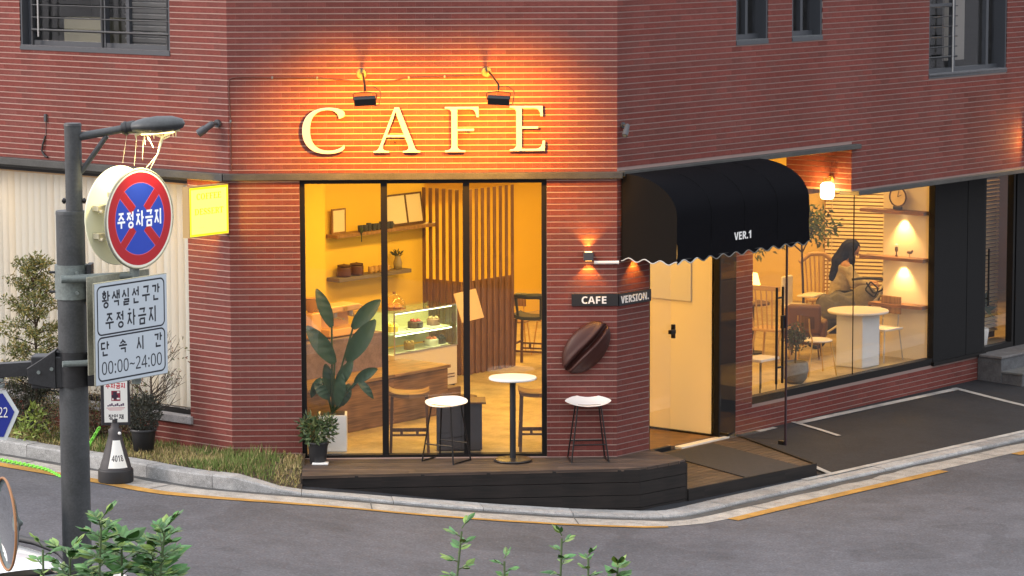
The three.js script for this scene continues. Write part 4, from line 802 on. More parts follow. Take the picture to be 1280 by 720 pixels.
{ // traffic mirror seen from behind
  const t = thing('traffic_mirror', 'orange-rimmed round traffic mirror seen from behind, cut by the left edge', 'mirror', V(-4.325, 2.977, ZP), R(112));
  const g = lathe([[0, -0.06], [0.1, -0.058], [0.2, -0.04], [0.28, -0.008], [0.285, 0]], 48).rotateX(-Math.PI / 2);
  obj('back', g, mat(0.14, 0.19, 0.2, 0.5, { map: T.mottled, side: THREE.DoubleSide }), t);
  obj('rim', new THREE.TorusGeometry(0.286, 0.008, 10, 64), mat(0.32, 0.15, 0.06, 0.6), t);
  obj('mirror_face', new THREE.SphereGeometry(0.8, 32, 12, 0, Math.PI * 2, 0, 0.365).rotateX(Math.PI / 2).translate(0, 0, -0.74), mat(0.8, 0.8, 0.8, 0.03, { metalness: 1 }), t);
  obj('bolt', [new THREE.CylinderGeometry(0.05, 0.05, 0.03, 20).rotateX(Math.PI / 2).translate(0, 0, 0.07), ball(0.022, 0, 0, 0.09)], M.galv, t);
  t.rotation.y = R(112);
}
// the plastic cone with its notice
{
  const g = V(-5.565, 0.384, 1.0), t = thing('cone_sign', 'black plastic cone at the curb carrying a framed white parking notice', 'cone sign', g, R(6));
  obj('base', lathe([[0, 0], [0.185, 0], [0.195, 0.012], [0.195, 0.13], [0.185, 0.15], [0.16, 0.155], [0, 0.155]], 36), mat(0.018, 0.017, 0.018, 0.6), t);
  obj('cone', lathe([[0.175, 0.15], [0.165, 0.2], [0.15, 0.25], [0.145, 0.255], [0.12, 0.36], [0.115, 0.365], [0.085, 0.48], [0.075, 0.52], [0.075, 0.585], [0.05, 0.6], [0.045, 0.66]], 36), mat(0.045, 0.04, 0.042, 0.6), t);
  const lab = canvas(256, 384, (x) => { x.fillStyle = '#e4e2da'; x.fillRect(0, 0, 256, 384); x.fillStyle = '#26242a'; x.textAlign = 'center'; x.font = 'bold 120px sans-serif'; x.save(); x.translate(128, 290); x.scale(0.74, 1); x.fillText('4018', 0, 0); x.restore(); });
  const cg = new THREE.CylinderGeometry(0.081, 0.158, 0.3, 20, 6, true, -0.6, 1.35).translate(0, 0.325, 0);
  { const p = cg.attributes.position, uv = cg.attributes.uv; for (let i = 0; i < p.count; i++) { const f = uv.getY(i), a = Math.atan2(p.getX(i), p.getZ(i)), k = 1 - 0.35 * f, q = 0.12 + a * k, rad = Math.hypot(p.getX(i), p.getZ(i)) + 0.014; p.setX(i, Math.sin(q) * rad); p.setZ(i, Math.cos(q) * rad); } cg.computeVertexNormals(); }
  obj('sticker', cg, new THREE.MeshStandardMaterial({ map: lab, roughness: 0.6 }), t, true);
  const note = canvas(384, 640, (x, w, h) => {
    x.fillStyle = '#d8d6cf'; x.fillRect(0, 0, w, h);
    hangul(x, [['j', 'u'], ['c', 'a'], ['g', 'U', 'm'], ['j', 'i']], w / 2, 74, 74, 84, 10, 15, '#b02a34');
    x.fillStyle = '#7d1f34'; x.fillRect(120, 150, 150, 160); x.fillStyle = '#2a1e2e'; x.fillRect(150, 165, 60, 120); x.fillRect(120, 215, 110, 40); x.fillStyle = '#d8d6cf'; x.fillRect(216, 160, 40, 26); x.fillRect(210, 262, 46, 24); x.fillRect(134, 268, 20, 30);
    x.fillStyle = '#4a3450'; for (let k = 0; k < 9; k++) x.fillRect(52 + k * 31, 372 - (k % 3) * 14, 27, 22 + (k % 3) * 10); x.fillStyle = '#a8404a'; x.fillRect(40, 412, 300, 9); x.fillRect(60, 432, 260, 7); x.fillRect(80, 450, 210, 5);
    hangul(x, [['j', 'a', 'o'], ['o', 'i', 'n'], ['j', 'E']], w / 2, 556, 78, 78, 8, 14, '#1c1a1e');
  });
  obj('sign_frame', [RB(0.32, 0.54, 0.03, 0.008, 0.01, 0.9, 0), rod([0, 0.6, 0], [0, 0.7, 0], 0.035)], mat(0.02, 0.018, 0.022, 0.5), t);
  facePlate('notice', 0.255, 0.46, new THREE.MeshStandardMaterial({ map: note, roughness: 0.6 }), t, 0.015, 0.895, 0.017);
  obj('bolt', ball(0.018, 0.05, 0.55, 0.07), M.white, t);
  const c = thing('plastic_chain', 'bright green plastic chain hanging from the cone and lying along the gutter', 'chain'), lime = mat(0.2, 0.62, 0.06, 0.45), links = [];
  const path = new THREE.CatmullRomCurve3([V(-5.74, 0.98, 1.04), V(-5.9, 0.72, 0.93), V(-6.03, 0.5, 0.9), V(-6.12, 0.41, 0.86), V(-6.45, 0.405, 0.33), V(-7.0, 0.41, -0.2), V(-7.6, 0.41, -0.75), V(-9, 0.41, -1.85)]), n = 120;
  for (let i = 0; i < n; i++) { const p = path.getPointAt(i / n), d = path.getTangentAt(i / n), g2 = new THREE.TorusGeometry(0.017, 0.0075, 5, 10).scale(1.55, 1, 1); if (i % 2) g2.rotateX(Math.PI / 2); g2.applyQuaternion(new THREE.Quaternion().setFromUnitVectors(V(1, 0, 0), d)).translate(p.x, p.y, p.z); links.push(g2); }
  obj('links', links, lime, c);
}
// parked cars, almost wholly below the frame
function car(label, paint, roofPaint, p, turn) {
  const t = thing('parked_car', label, 'car', p, turn), W = 0.86;
  const sec = [[-2.1, 0.35], [-2.15, 0.75], [-2.05, 0.98], [-1.75, 1.06], [-1.3, 1.42], [-0.8, 1.5], [0.2, 1.5], [0.6, 1.42], [1.15, 1.03], [1.9, 0.92], [2.15, 0.72], [2.12, 0.35]];
  const low = new THREE.Shape([[-2.1, 0.28], [-2.16, 0.6], [-2.08, 0.95], [-1.7, 1.03], [1.15, 1.0], [1.85, 0.9], [2.14, 0.68], [2.1, 0.28]].map((q) => new THREE.Vector2(...q)));
  const ex = (s, w, bev) => new THREE.ExtrudeGeometry(s, { depth: 2 * w - 2 * bev, bevelEnabled: true, bevelSize: bev * 0.5, bevelThickness: bev, bevelSegments: 4, curveSegments: 8 }).translate(0, 0, -w + bev);
  obj('body', ex(low, W, 0.07), paint, t);
  const cab = new THREE.Shape([[-1.72, 1.0], [-1.34, 1.32], [-1.1, 1.38], [0.25, 1.38], [0.5, 1.32], [1.12, 1.0]].map((q) => new THREE.Vector2(...q)));
  obj('windows', ex(cab, W - 0.08, 0.09), phys(0.012, 0.014, 0.016, 0.08, { clearcoat: 1 }), t);
  const g = new THREE.PlaneGeometry(1.75, 2 * W - 0.24, 24, 16).rotateX(-Math.PI / 2), q = g.attributes.position;
  for (let i = 0; i < q.count; i++) { const u = q.getX(i) / 0.875, v = q.getZ(i) / (W - 0.12); q.setY(i, 1.545 - 0.045 * u ** 4 - 0.03 * v * v - 0.03 * v ** 6 - 0.02 * (u > 0 ? u ** 3 : 0)); q.setX(i, -0.42 + q.getX(i) * (1 - 0.1 * v ** 4)); }
  g.computeVertexNormals(); obj('roof', g, roofPaint, t);
  obj('roof_seal', tube([[0.47, 1.455, -0.62], [0.52, 1.5, -0.4], [0.54, 1.515, 0], [0.52, 1.5, 0.4], [0.47, 1.455, 0.62]], 0.032, 30, 8), M.black, t);
  for (const x of [-1.35, 1.35]) for (const s of [-1, 1]) { const w = obj('wheel', new THREE.CylinderGeometry(0.32, 0.32, 0.2, 28).rotateX(Math.PI / 2).translate(x, 0.32, s * (W - 0.09)), M.black, t); obj('rim', new THREE.CylinderGeometry(0.2, 0.2, 0.21, 20).rotateX(Math.PI / 2).translate(x, 0.32, s * (W - 0.09)), M.steel, w); }
  for (const s of [-1, 1]) { obj('headlight', ball(0.1, 2.06, 0.7, s * 0.6, 0.7, 0.7, 1.4), M.steel, t); obj('tail_light', ball(0.1, -2.08, 0.85, s * 0.64, 0.4, 1, 1.2), mat(0.3, 0.01, 0.01, 0.3), t); }
  return t;
}
car('white car below the mirror at the lower left, only its roof in view', phys(0.78, 0.79, 0.8, 0.3, { clearcoat: 1 }), phys(0.78, 0.79, 0.8, 0.25, { clearcoat: 1 }), V(-5.56, -0.02, 9.96), R(40));
car('black car at the lower right corner, only the edge of its roof in view', phys(0.012, 0.012, 0.014, 0.3, { clearcoat: 1 }), phys(0.012, 0.012, 0.014, 0.2, { clearcoat: 1 }), V(4.05, -0.05, 11.1), R(30));

// ---------------------------------------------------------------- inside the cafe, corner room
const FY = 0.487, Rp = (u, n, y = FY) => FR.pt(u, y, n), Cp = (u, n, y = FY) => FC.pt(u, y, n);
{ // slatted screen, an L in plan
  const t = thing('slatted_screen', 'brown vertical timber slat screen standing in the middle of the cafe behind the display case', 'screen', Rp(0, 0, 0), YAW);
  for (let k = 0; k < 9; k++) obj('slat', RB(0.056, 2.46, 0.016, 0.004, 3.44 + k * 0.124, FY + 1.23, -5.17), M.slat, t);
  for (let k = 0; k < 6; k++) obj('slat', RB(0.016, 2.46, 0.056, 0.004, 3.41, FY + 1.23, -5.27 - k * 0.115), M.slat, t);
  obj('backing', [B(1.0, 1.24, 0.02, 3.94, FY + 0.62, -5.21), B(0.02, 1.24, 0.64, 3.45, FY + 0.62, -5.56)], mat(0.3, 0.16, 0.1, 0.7), t);
}
function tint1(r, g, b, ro = 0.5) { return mat(r, g, b, ro); }
{ // shelves on the left wall
  const t = thing('wall_shelf', 'upper timber shelf on the yellow wall holding leaning frames and dark cups', 'shelf', Rp(0, 0, 0), YAW);
  obj('board', RB(1.98, 0.045, 0.2, 0.004, 2.5, 2.46, -5.76), M.oak, t);
  const t2 = thing('wall_shelf', 'short grey lower shelf with dark jars and cups on the yellow wall', 'shelf', Rp(0, 0, 0), YAW);
  obj('board', RB(1.4, 0.05, 0.22, 0.004, 2.22, 1.9, -5.75), mat(0.16, 0.13, 0.12, 0.7), t2);
  const f = thing('picture_frame', 'small square pale framed picture at the left end of the upper shelf', 'picture frame', Rp(1.69, -5.8, 2.483), YAW);
  obj('frame', [B(0.26, 0.02, 0.02, 0, 0.01, 0), B(0.26, 0.02, 0.02, 0, 0.31, 0), B(0.02, 0.28, 0.02, -0.12, 0.16, 0), B(0.02, 0.28, 0.02, 0.12, 0.16, 0)], M.oak, f); obj('print', B(0.22, 0.28, 0.01, 0, 0.16, 0), M.cream, f);
  for (const [u, w, tl, lb] of [[2.82, 0.36, -14, 'tilted pale framed print, left one of the leaning pair on the upper shelf'], [3.16, 0.34, -8, 'tilted pale framed print, right one of the leaning pair on the upper shelf']]) {
    const q = thing('picture_frame', lb, 'picture frame', Rp(u, -5.79, 2.49), YAW);
    const g = [B(w, 0.025, 0.02, 0, 0.012, 0), B(w, 0.025, 0.02, 0, 0.4, 0), B(0.025, 0.37, 0.02, -w / 2 + 0.012, 0.206, 0), B(0.025, 0.37, 0.02, w / 2 - 0.012, 0.206, 0)];
    const a = obj('frame', g, M.walnut, q), b = obj('print', B(w - 0.04, 0.37, 0.008, 0, 0.206, 0), M.cream, q); for (const m of [a, b]) { m.rotation.x = R(-9); m.rotation.z = R(-tl * 0.0); m.rotation.y = R(tl); }
  }
  const r = rng(9), cup = (name, lb, u, y, m, h, rad, grp) => { const q = thing(name, lb, 'cup', Rp(u, -5.72 + 0.04 * r(), y), YAW, grp); obj('bowl', lathe([[0, 0], [rad * 0.7, 0], [rad, h * 0.4], [rad, h], [rad * 0.86, h], [rad * 0.8, h * 0.2], [0, h * 0.15]], 18), m, q); obj('handle', new THREE.TorusGeometry(h * 0.28, 0.007, 6, 12, Math.PI).rotateZ(-Math.PI / 2).translate(rad, h * 0.5, 0), m, q); };
  const dk = tint1(0.05, 0.055, 0.07, 0.3);
  for (let k = 0; k < 8; k++) cup('cup', 'small dark cup in the row in the middle of the upper shelf', 1.98 + k * 0.085, 2.483, dk, 0.08 + 0.03 * r(), 0.036, 'dark cups on the upper shelf');
  { const q = thing('hanging_ornament', 'small green hanging ornament on the front edge of the upper shelf', 'ornament', Rp(1.96, -5.65, 2.36), YAW); obj('leaf', [rod([0, 0, 0], [0, 0.16, 0], 0.007), ball(0.025, 0, 0.15, 0, 1, 1.6, 1)], mat(0.04, 0.06, 0.03), q); }
  for (const [u, lb] of [[1.72, 'dark jar at the left end of the lower shelf'], [1.96, 'second dark jar from the left on the lower shelf']]) { const q = thing('jar', lb, 'jar', Rp(u, -5.74, 1.926), YAW); obj('body', lathe([[0, 0], [0.085, 0], [0.09, 0.02], [0.09, 0.11], [0.08, 0.13], [0, 0.13]], 22), tint1(0.09, 0.035, 0.025, 0.35), q); obj('lid', lathe([[0, 0.13], [0.085, 0.13], [0.085, 0.15], [0.02, 0.16], [0, 0.17]], 22), M.walnut, q); }
  for (let k = 0; k < 4; k++) cup('glass_cup', 'small amber glass in the row on the lower shelf', 2.18 + k * 0.1, 1.926, tint1(0.5, 0.3, 0.1, 0.2), 0.09, 0.035, 'amber glasses on the lower shelf');
  { const q = thing('vase', 'small clear vase with a dark sprig at the right end of the lower shelf', 'vase', Rp(2.76, -5.74, 1.926), YAW); obj('body', lathe([[0, 0], [0.05, 0], [0.06, 0.08], [0.035, 0.16], [0.045, 0.18]], 18), tint1(0.3, 0.24, 0.12, 0.2), q); const L = [], rr = rng(4); for (let k = 0; k < 26; k++) { const d = randDir(rr); d.y = Math.abs(d.y) + 0.3; d.normalize(); L.push([V(0, 0.17, 0).addScaledVector(d, 0.06 * rr()), d, randDir(rr), 0.07, 0.035, tint(rr, [0.06, 0.07, 0.03])]); } leafMesh('leaves', L, q); }
}
{ // counter with raised front and stepped end
  const t = thing('service_counter', 'long brown timber service counter with a raised grey-violet front behind the potted palm', 'counter', Rp(0, 0, 0), YAW);
  obj('body', RB(2.6, 0.56, 0.75, 0.008, -0.3, FY + 0.28, -3.75), M.counterwood, t);
  obj('worktop', RB(2.66, 0.04, 0.8, 0.006, -0.3, FY + 0.585, -3.75), mat(0.42, 0.29, 0.17, 0.5, { map: T.wood }), t);
  obj('raised_front', RB(1.72, 0.42, 0.09, 0.006, -0.5, FY + 0.8, -3.92), M.slateblue, t);
  obj('raised_top', RB(1.78, 0.035, 0.34, 0.006, -0.5, FY + 1.02, -4.04), M.slateblue, t);
  obj('step_block', RB(0.46, 0.5, 0.6, 0.006, 0.8, FY + 0.25, -3.72), M.counterwood, t);
  obj('step_block', RB(0.36, 0.3, 0.55, 0.006, 1.1, FY + 0.15, -3.68), mat(0.2, 0.12, 0.07, 0.6, { map: T.wood }), t);
}
{ // display case
  const t = thing('display_case', 'glass cake display case with lit shelves on a cream cabinet', 'display case', Rp(2.18, -5.0, FY), YAW);
  obj('cabinet', RB(1.22, 0.5, 0.5, 0.008, 0, 0.27, 0), M.cream, t); obj('plinth', B(1.16, 0.05, 0.42, 0, 0.0, 0.02), M.black, t); for (const y of [0.16, 0.12]) obj('vent', B(0.7, 0.012, 0.01, 0.2, y, 0.252), M.walnut, t);
  const g = phys(0.9, 1, 0.92, 0, { transmission: 1, thickness: 0, ior: 1.5 });
  obj('glass', [B(1.22, 0.52, 0.006, 0, 0.79, 0.247), B(0.006, 0.52, 0.49, -0.607, 0.79, 0), B(0.006, 0.52, 0.49, 0.607, 0.79, 0), B(1.22, 0.006, 0.5, 0, 1.053, 0)], g, t);
  obj('frame', [[-0.607, 0.247], [0.607, 0.247], [-0.607, -0.247], [0.607, -0.247]].map(([x, z]) => B(0.014, 0.53, 0.014, x, 0.79, z)).concat([B(1.23, 0.016, 0.016, 0, 1.055, 0.247), B(1.23, 0.016, 0.016, 0, 0.53, 0.247)]), M.steel, t);
  obj('back_panel', B(1.2, 0.5, 0.01, 0, 0.79, -0.24), mat(0.5, 0.48, 0.3, 0.6), t); obj('shelf', B(1.18, 0.012, 0.38, 0, 0.77, -0.04), mat(0.7, 0.75, 0.6, 0.3), t);
  for (const y of [1.035, 0.755]) obj('lamp_strip', B(1.1, 0.01, 0.02, 0, y, 0.2), glow(1, 0.9, 0.55, 6), t);
  const w = FR.pt(2.18, FY + 1.02, -4.85); const L = new THREE.RectAreaLight(C3(1, 0.86, 0.5), 9, 1.0, 0.1); L.position.copy(w); L.lookAt(FR.pt(2.18, FY, -5.02)); scene.add(L);
  const cake = (lb, x, y, z, m, top, rad = 0.085) => { const q = thing('cake', lb, 'cake', FR.pt(2.18 + x, FY + y, -5.0 + z), YAW); obj('sponge', lathe([[0, 0], [rad, 0], [rad, 0.075], [rad * 0.93, 0.085], [0, 0.088]], 24), m, q); obj('topping', [0, 1, 2, 3, 4].map((k) => ball(0.022, 0.05 * Math.cos(k * 1.26), 0.095, 0.05 * Math.sin(k * 1.26))), top, q); obj('board', cyl(rad + 0.03, rad + 0.03, 0.008, 0, -0.006, 0, 24), M.white, q); };
  cake('yellow round cake on the upper shelf of the display case', -0.44, 0.79, 0.05, tint1(0.75, 0.5, 0.08), tint1(0.8, 0.6, 0.1)); cake('dark chocolate cake on the upper shelf of the display case', 0.02, 0.79, 0.05, tint1(0.05, 0.02, 0.012), tint1(0.3, 0.03, 0.03), 0.1); cake('flat brown cake beside the chocolate cake on the upper shelf', 0.36, 0.79, 0.06, tint1(0.2, 0.1, 0.05), tint1(0.3, 0.2, 0.1));
  cake('small brown cake at the left of the lower shelf of the display case', -0.16, 0.535, 0.1, tint1(0.3, 0.16, 0.05), tint1(0.5, 0.3, 0.1), 0.07); cake('white cream cake on the lower shelf of the display case', 0.3, 0.535, 0.08, tint1(0.7, 0.68, 0.62), tint1(0.7, 0.2, 0.1), 0.09); cake('black cake at the right of the lower shelf of the display case', 0.5, 0.535, 0.04, tint1(0.03, 0.03, 0.035), tint1(0.06, 0.06, 0.07));
}
{ // things on the counter
  const y0 = FY + 1.04, q = (name, lb, cat, u, n = -4.05, y = y0) => thing(name, lb, cat, Rp(u, n, y), YAW), cr = tint1(0.62, 0.4, 0.2, 0.4);
  let t = q('espresso_machine', 'amber-lit espresso machine on the counter behind the palm leaves', 'coffee machine', -0.25, -4.06);
  obj('body', [RB(0.55, 0.1, 0.28, 0.02, 0, 0.06, 0), RB(0.5, 0.24, 0.1, 0.02, 0, 0.2, -0.08), RB(0.55, 0.08, 0.28, 0.02, 0, 0.34, 0)], cr, t); for (const s of [-0.14, 0.14]) obj('group_head', [cyl(0.035, 0.035, 0.06, s, 0.24, 0.09), rod([s, 0.24, 0.09], [s, 0.235, 0.24], 0.012)], M.steel, t); obj('gauge', new THREE.CylinderGeometry(0.03, 0.03, 0.02, 16).rotateX(Math.PI / 2).translate(0, 0.34, 0.14), M.gold, t);
  t = q('coffee_grinder', 'tall coffee grinder with a round top left of the espresso machine', 'grinder', -0.72); obj('body', [RB(0.16, 0.32, 0.2, 0.02, 0, 0.17, 0)], cr, t); obj('hopper', lathe([[0.03, 0.33], [0.1, 0.4], [0.1, 0.5], [0.11, 0.51], [0, 0.52]], 20), tint1(0.4, 0.22, 0.08, 0.2), t);
  t = q('kettle', 'gooseneck kettle with an arched handle on the counter', 'kettle', 0.16); obj('body', lathe([[0, 0], [0.11, 0], [0.08, 0.15], [0.05, 0.17], [0, 0.18]], 24), M.gold, t); obj('handle', tube([[0.06, 0.16, 0], [0.12, 0.26, 0], [0.0, 0.33, 0], [-0.12, 0.24, 0], [-0.08, 0.1, 0]], 0.01), cr, t); obj('spout', tube([[0.09, 0.05, 0], [0.17, 0.1, 0], [0.17, 0.2, 0], [0.2, 0.22, 0]], 0.009), M.gold, t);
  t = q('cake_dome', 'low glass dome with pastries on top of the left end of the display case', 'cake stand', 1.85, -5.0, FY + 1.06); obj('stand', [cyl(0.15, 0.15, 0.012, 0, 0.0, 0), cyl(0.02, 0.02, 0.03, 0, 0.2, 0)], M.oak, t); obj('dome', new THREE.SphereGeometry(0.15, 24, 10, 0, Math.PI * 2, 0, Math.PI / 2).scale(1, 1.25, 1).translate(0, 0.012, 0), phys(1, 0.95, 0.85, 0.02, { transmission: 1, thickness: 0, side: THREE.DoubleSide }), t); for (let k = 0; k < 4; k++) obj('pastry', ball(0.05, 0.06 * Math.cos(k * 1.6), 0.04, 0.06 * Math.sin(k * 1.6), 1.2, 0.7, 1), tint1(0.5, 0.28, 0.1), t);
}
{ const t = thing('menu_board', 'tilted cream menu board on a thin stand in the middle of the corner room', 'menu board', Rp(2.08, -3.95, FY), YAW - R(20)); const b = obj('board', RB(0.33, 0.38, 0.02, 0.004, 0, 0, 0), mat(0.75, 0.55, 0.35, 0.6), t); b.position.set(0, 1.17, 0); b.rotation.set(R(-18), 0, R(8)); obj('stand', [rod([0, 0.02, -0.06], [0, 1.1, -0.04], 0.012), cyl(0.13, 0.13, 0.015, 0, 0, -0.06)], M.walnut, t); }
function counterStool(label, p, turn, h = 0.66, back = false, grp = 'wooden bar stools inside the glazing', mm = M.walnut) {
  const t = thing('counter_stool', label, 'bar stool', p, turn, grp), m = mm;
  const g = new THREE.BoxGeometry(0.46, 0.045, 0.36, 16, 1, 10), q = g.attributes.position; for (let i = 0; i < q.count; i++) { const x = q.getX(i) / 0.23; q.setY(i, q.getY(i) + 0.03 * x ** 4 - 0.012 * (1 - x * x)); } g.computeVertexNormals();
  obj('seat', g.translate(0, h, 0), back ? m : mat(0.4, 0.22, 0.09, 0.5, { map: T.wood }), t);
  for (const [sx, sz] of [[1, 1], [-1, 1], [1, -1], [-1, -1]]) obj('leg', bar([sx * 0.195, h - 0.02, sz * 0.14], [sx * 0.215, 0, sz * 0.165], 0.032, 0.032), M.walnut, t);
  obj('stretcher', [B(0.41, 0.022, 0.02, 0, 0.2, 0.155), B(0.41, 0.022, 0.02, 0, 0.27, 0.152), B(0.03, 0.07, 0.02, -0.09, 0.235, 0.153), B(0.03, 0.07, 0.02, 0.09, 0.235, 0.153), B(0.41, 0.025, 0.02, 0, 0.2, -0.155), B(0.02, 0.025, 0.3, 0.21, 0.3, 0), B(0.02, 0.025, 0.3, -0.21, 0.3, 0)], M.walnut, t);
  if (back) { obj('back_post', [bar([-0.16, h, -0.15], [-0.18, h + 0.3, -0.2], 0.03, 0.03), bar([0.16, h, -0.15], [0.18, h + 0.3, -0.2], 0.03, 0.03)], m, t); obj('backrest', tube([[-0.24, h + 0.26, -0.12], [-0.15, h + 0.3, -0.2], [0, h + 0.3, -0.23], [0.15, h + 0.3, -0.2], [0.24, h + 0.26, -0.12]], 0.04, 24, 8).scale(1, 1, 1), m, t); }
  return t;
}
counterStool('wooden counter stool inside the glazing left of the white outdoor stool', Cp(2.0, -0.42), CH);
counterStool('wooden counter stool inside the glazing behind the round outdoor table', Cp(3.48, -0.42), CH);
counterStool('dark green bar chair with a curved back near the slatted screen', Cp(3.66, -6.9), CH + R(160), 0.66, true, undefined, mat(0.025, 0.03, 0.024, 0.5));
function bentChair(label, p, turn, seatM, backM, grp = 'cafe chairs with thin metal legs') {
  const t = thing('cafe_chair', label, 'chair', p, turn, grp);
  obj('seat', lathe([[0, 0], [0.19, 0], [0.21, 0.01], [0.21, 0.022], [0.19, 0.03], [0, 0.026]], 30).scale(1, 1, 0.95).translate(0, 0.44, 0), seatM, t);
  const b = new THREE.CylinderGeometry(0.25, 0.25, 0.16, 20, 1, true, Math.PI - 0.85, 1.7), b2 = new THREE.CylinderGeometry(0.235, 0.235, 0.16, 20, 1, true, Math.PI - 0.85, 1.7);
  obj('backrest', [b.translate(0, 0.71, 0.03), b2.translate(0, 0.71, 0.03)], backM, t);
  for (const [sx, sz] of [[1, 1], [-1, 1]]) obj('leg', rod([sx * 0.15, 0.44, 0.13], [sx * 0.2, 0, 0.19], 0.01), M.gold, t);
  for (const s of [-1, 1]) obj('leg', tube([[s * 0.2, 0, -0.22], [s * 0.165, 0.46, -0.15], [s * 0.17, 0.6, -0.19], [s * 0.17, 0.77, -0.2]], 0.01), M.gold, t);
  return t;
}
bentChair('brown-backed chair against the yellow wall right of the slatted screen', Cp(3.45, -8.0), CH + R(10), M.oak, M.oak);
bentChair('brown-backed chair at the far right edge behind the corner glazing', Cp(3.95, -8.1), CH - R(20), M.oak, M.oak);
{ const t = thing('side_cabinet', 'dark grey box cabinet just inside the glazing behind the white stool', 'cabinet', Cp(2.57, -0.5), CH); obj('body', RB(0.52, 0.53, 0.36, 0.006, 0, 0.28, 0), mat(0.045, 0.045, 0.052, 0.7), t); obj('top', RB(0.58, 0.022, 0.4, 0.004, 0.015, 0.556, 0), M.walnut, t); obj('door_line', B(0.006, 0.5, 0.004, 0.02, 0.28, 0.182), M.black, t); obj('foot', B(0.48, 0.03, 0.32, 0, 0.006, 0), M.black, t); }
{ // tall palm in a white square pot
  const t = thing('bird_of_paradise', 'tall broad-leaved green plant in a square white pot inside the glazing', 'plant', Cp(1.12, -0.5), CH);
  obj('pot', [RB(0.33, 0.42, 0.33, 0.01, 0, 0.21, 0)], mat(0.72, 0.74, 0.72, 0.6), t); obj('soil', B(0.28, 0.01, 0.28, 0, 0.418, 0), M.soil, t);
  const m = mat(0.03, 0.075, 0.035, 0.45, { side: THREE.DoubleSide }), r = rng(55);
  const leaf = (tip, base, w, sway = 0) => {   // stalk from the pot, then a long blade from base to tip
    const A = V(0.03 * (r() - 0.5), 0.42, 0.03 * (r() - 0.5)), Bv = V(...base), Tv = V(...tip), mid = Bv.clone().lerp(Tv, 0.5).add(V(0, 0.05, 0.06));
    const parts = [tube([[A.x, A.y, A.z], [A.x * 0.6 + Bv.x * 0.4, A.y * 0.5 + Bv.y * 0.5, Bv.z * 0.5], [Bv.x, Bv.y, Bv.z]], 0.012, 14)];
    const crv = new THREE.QuadraticBezierCurve3(Bv, mid, Tv), pts = [], idx = [], n = 14;
    for (let i = 0; i <= n; i++) { const f = i / n, c = crv.getPoint(f), d = crv.getTangent(f), s = d.clone().cross(V(0.25 + sway, 0.1, 1)).normalize(), hw = w * Math.sin(Math.PI * Math.min(1, f * 0.93 + 0.05)) ** 0.7 * (1 - 0.2 * f); for (const k of [-1, -0.5, 0, 0.5, 1]) pts.push([c.x + s.x * hw * k, c.y + s.y * hw * k, c.z + s.z * hw * k + 0.3 * hw * k * k + 0.004 * Math.sin(i * 2.1 + k * 3)]); }
    for (let i = 0; i < n; i++) for (let k = 0; k < 4; k++) { const a = i * 5 + k; idx.push(a, a + 1, a + 5, a + 5, a + 1, a + 6); }
    const g = new THREE.BufferGeometry(); g.setAttribute('position', new THREE.Float32BufferAttribute(pts.flat(), 3)); g.setIndex(idx); g.computeVertexNormals(); parts.push(g);
    obj('leaf', parts, m, t);
  };
  leaf([-0.17, 1.86, 0], [0.0, 1.42, 0], 0.085); leaf([-0.29, 1.44, 0.05], [0.03, 1.0, 0.02], 0.11); leaf([0.5, 1.5, 0.0], [0.18, 1.02, 0.02], 0.12); leaf([0.56, 1.72, -0.05], [0.24, 1.4, 0], 0.1); leaf([0.24, 1.04, 0.1], [0.05, 0.72, 0.08], 0.08);
  leaf([-0.24, 0.62, 0.1], [-0.12, 0.83, 0.05], 0.06); leaf([0.47, 0.6, 0.1], [0.3, 0.8, 0.05], 0.05); leaf([0.52, 0.94, 0.06], [0.26, 0.78, 0.05], 0.07); leaf([-0.2, 0.78, 0.14], [-0.04, 0.6, 0.1], 0.07); leaf([0.12, 0.9, 0.14], [0.06, 0.52, 0.1], 0.075); leaf([0.2, 0.74, -0.1], [0.1, 0.5, -0.05], 0.08); leaf([-0.08, 0.98, -0.1], [0.0, 0.6, -0.08], 0.08);
}
// ---------------------------------------------------------------- inside the cafe, right-hand room
{
  const t = thing('round_table', 'round cream table on a square pedestal right behind the right-hand shop window', 'table', Rp(7.4, -1.6), YAW);
  obj('tabletop', lathe([[0, 0], [0.4, 0], [0.41, 0.012], [0.41, 0.03], [0.4, 0.036], [0, 0.036]], 56).translate(0, 0.72, 0), M.cream, t); obj('pedestal', RB(0.42, 0.72, 0.42, 0.01, 0, 0.36, 0), M.drum, t);
}
bentChair('low chair with a curved brown back and pale round seat left of the round table', Rp(6.42, -1.6), YAW + R(60), M.cream, M.walnut);
{
  const t = thing('side_chair', 'timber-backed chair with thin legs against the shelf wall right of the round table', 'chair', Rp(8.02, -1.62), YAW - R(95));
  obj('seat', RB(0.42, 0.03, 0.4, 0.01, 0, 0.44, 0), M.cream, t); obj('backrest', RB(0.34, 0.24, 0.02, 0.008, 0, 0.74, -0.2), M.oak, t); for (const [sx, sz] of [[1, 1], [-1, 1], [1, -1], [-1, -1]]) obj('leg', rod([sx * 0.17, 0.43, sz * 0.16], [sx * 0.2, 0, sz * 0.21], 0.009), M.steel, t); for (const s of [-1, 1]) obj('back_post', rod([s * 0.13, 0.44, -0.18], [s * 0.13, 0.8, -0.215], 0.009), M.steel, t);
}
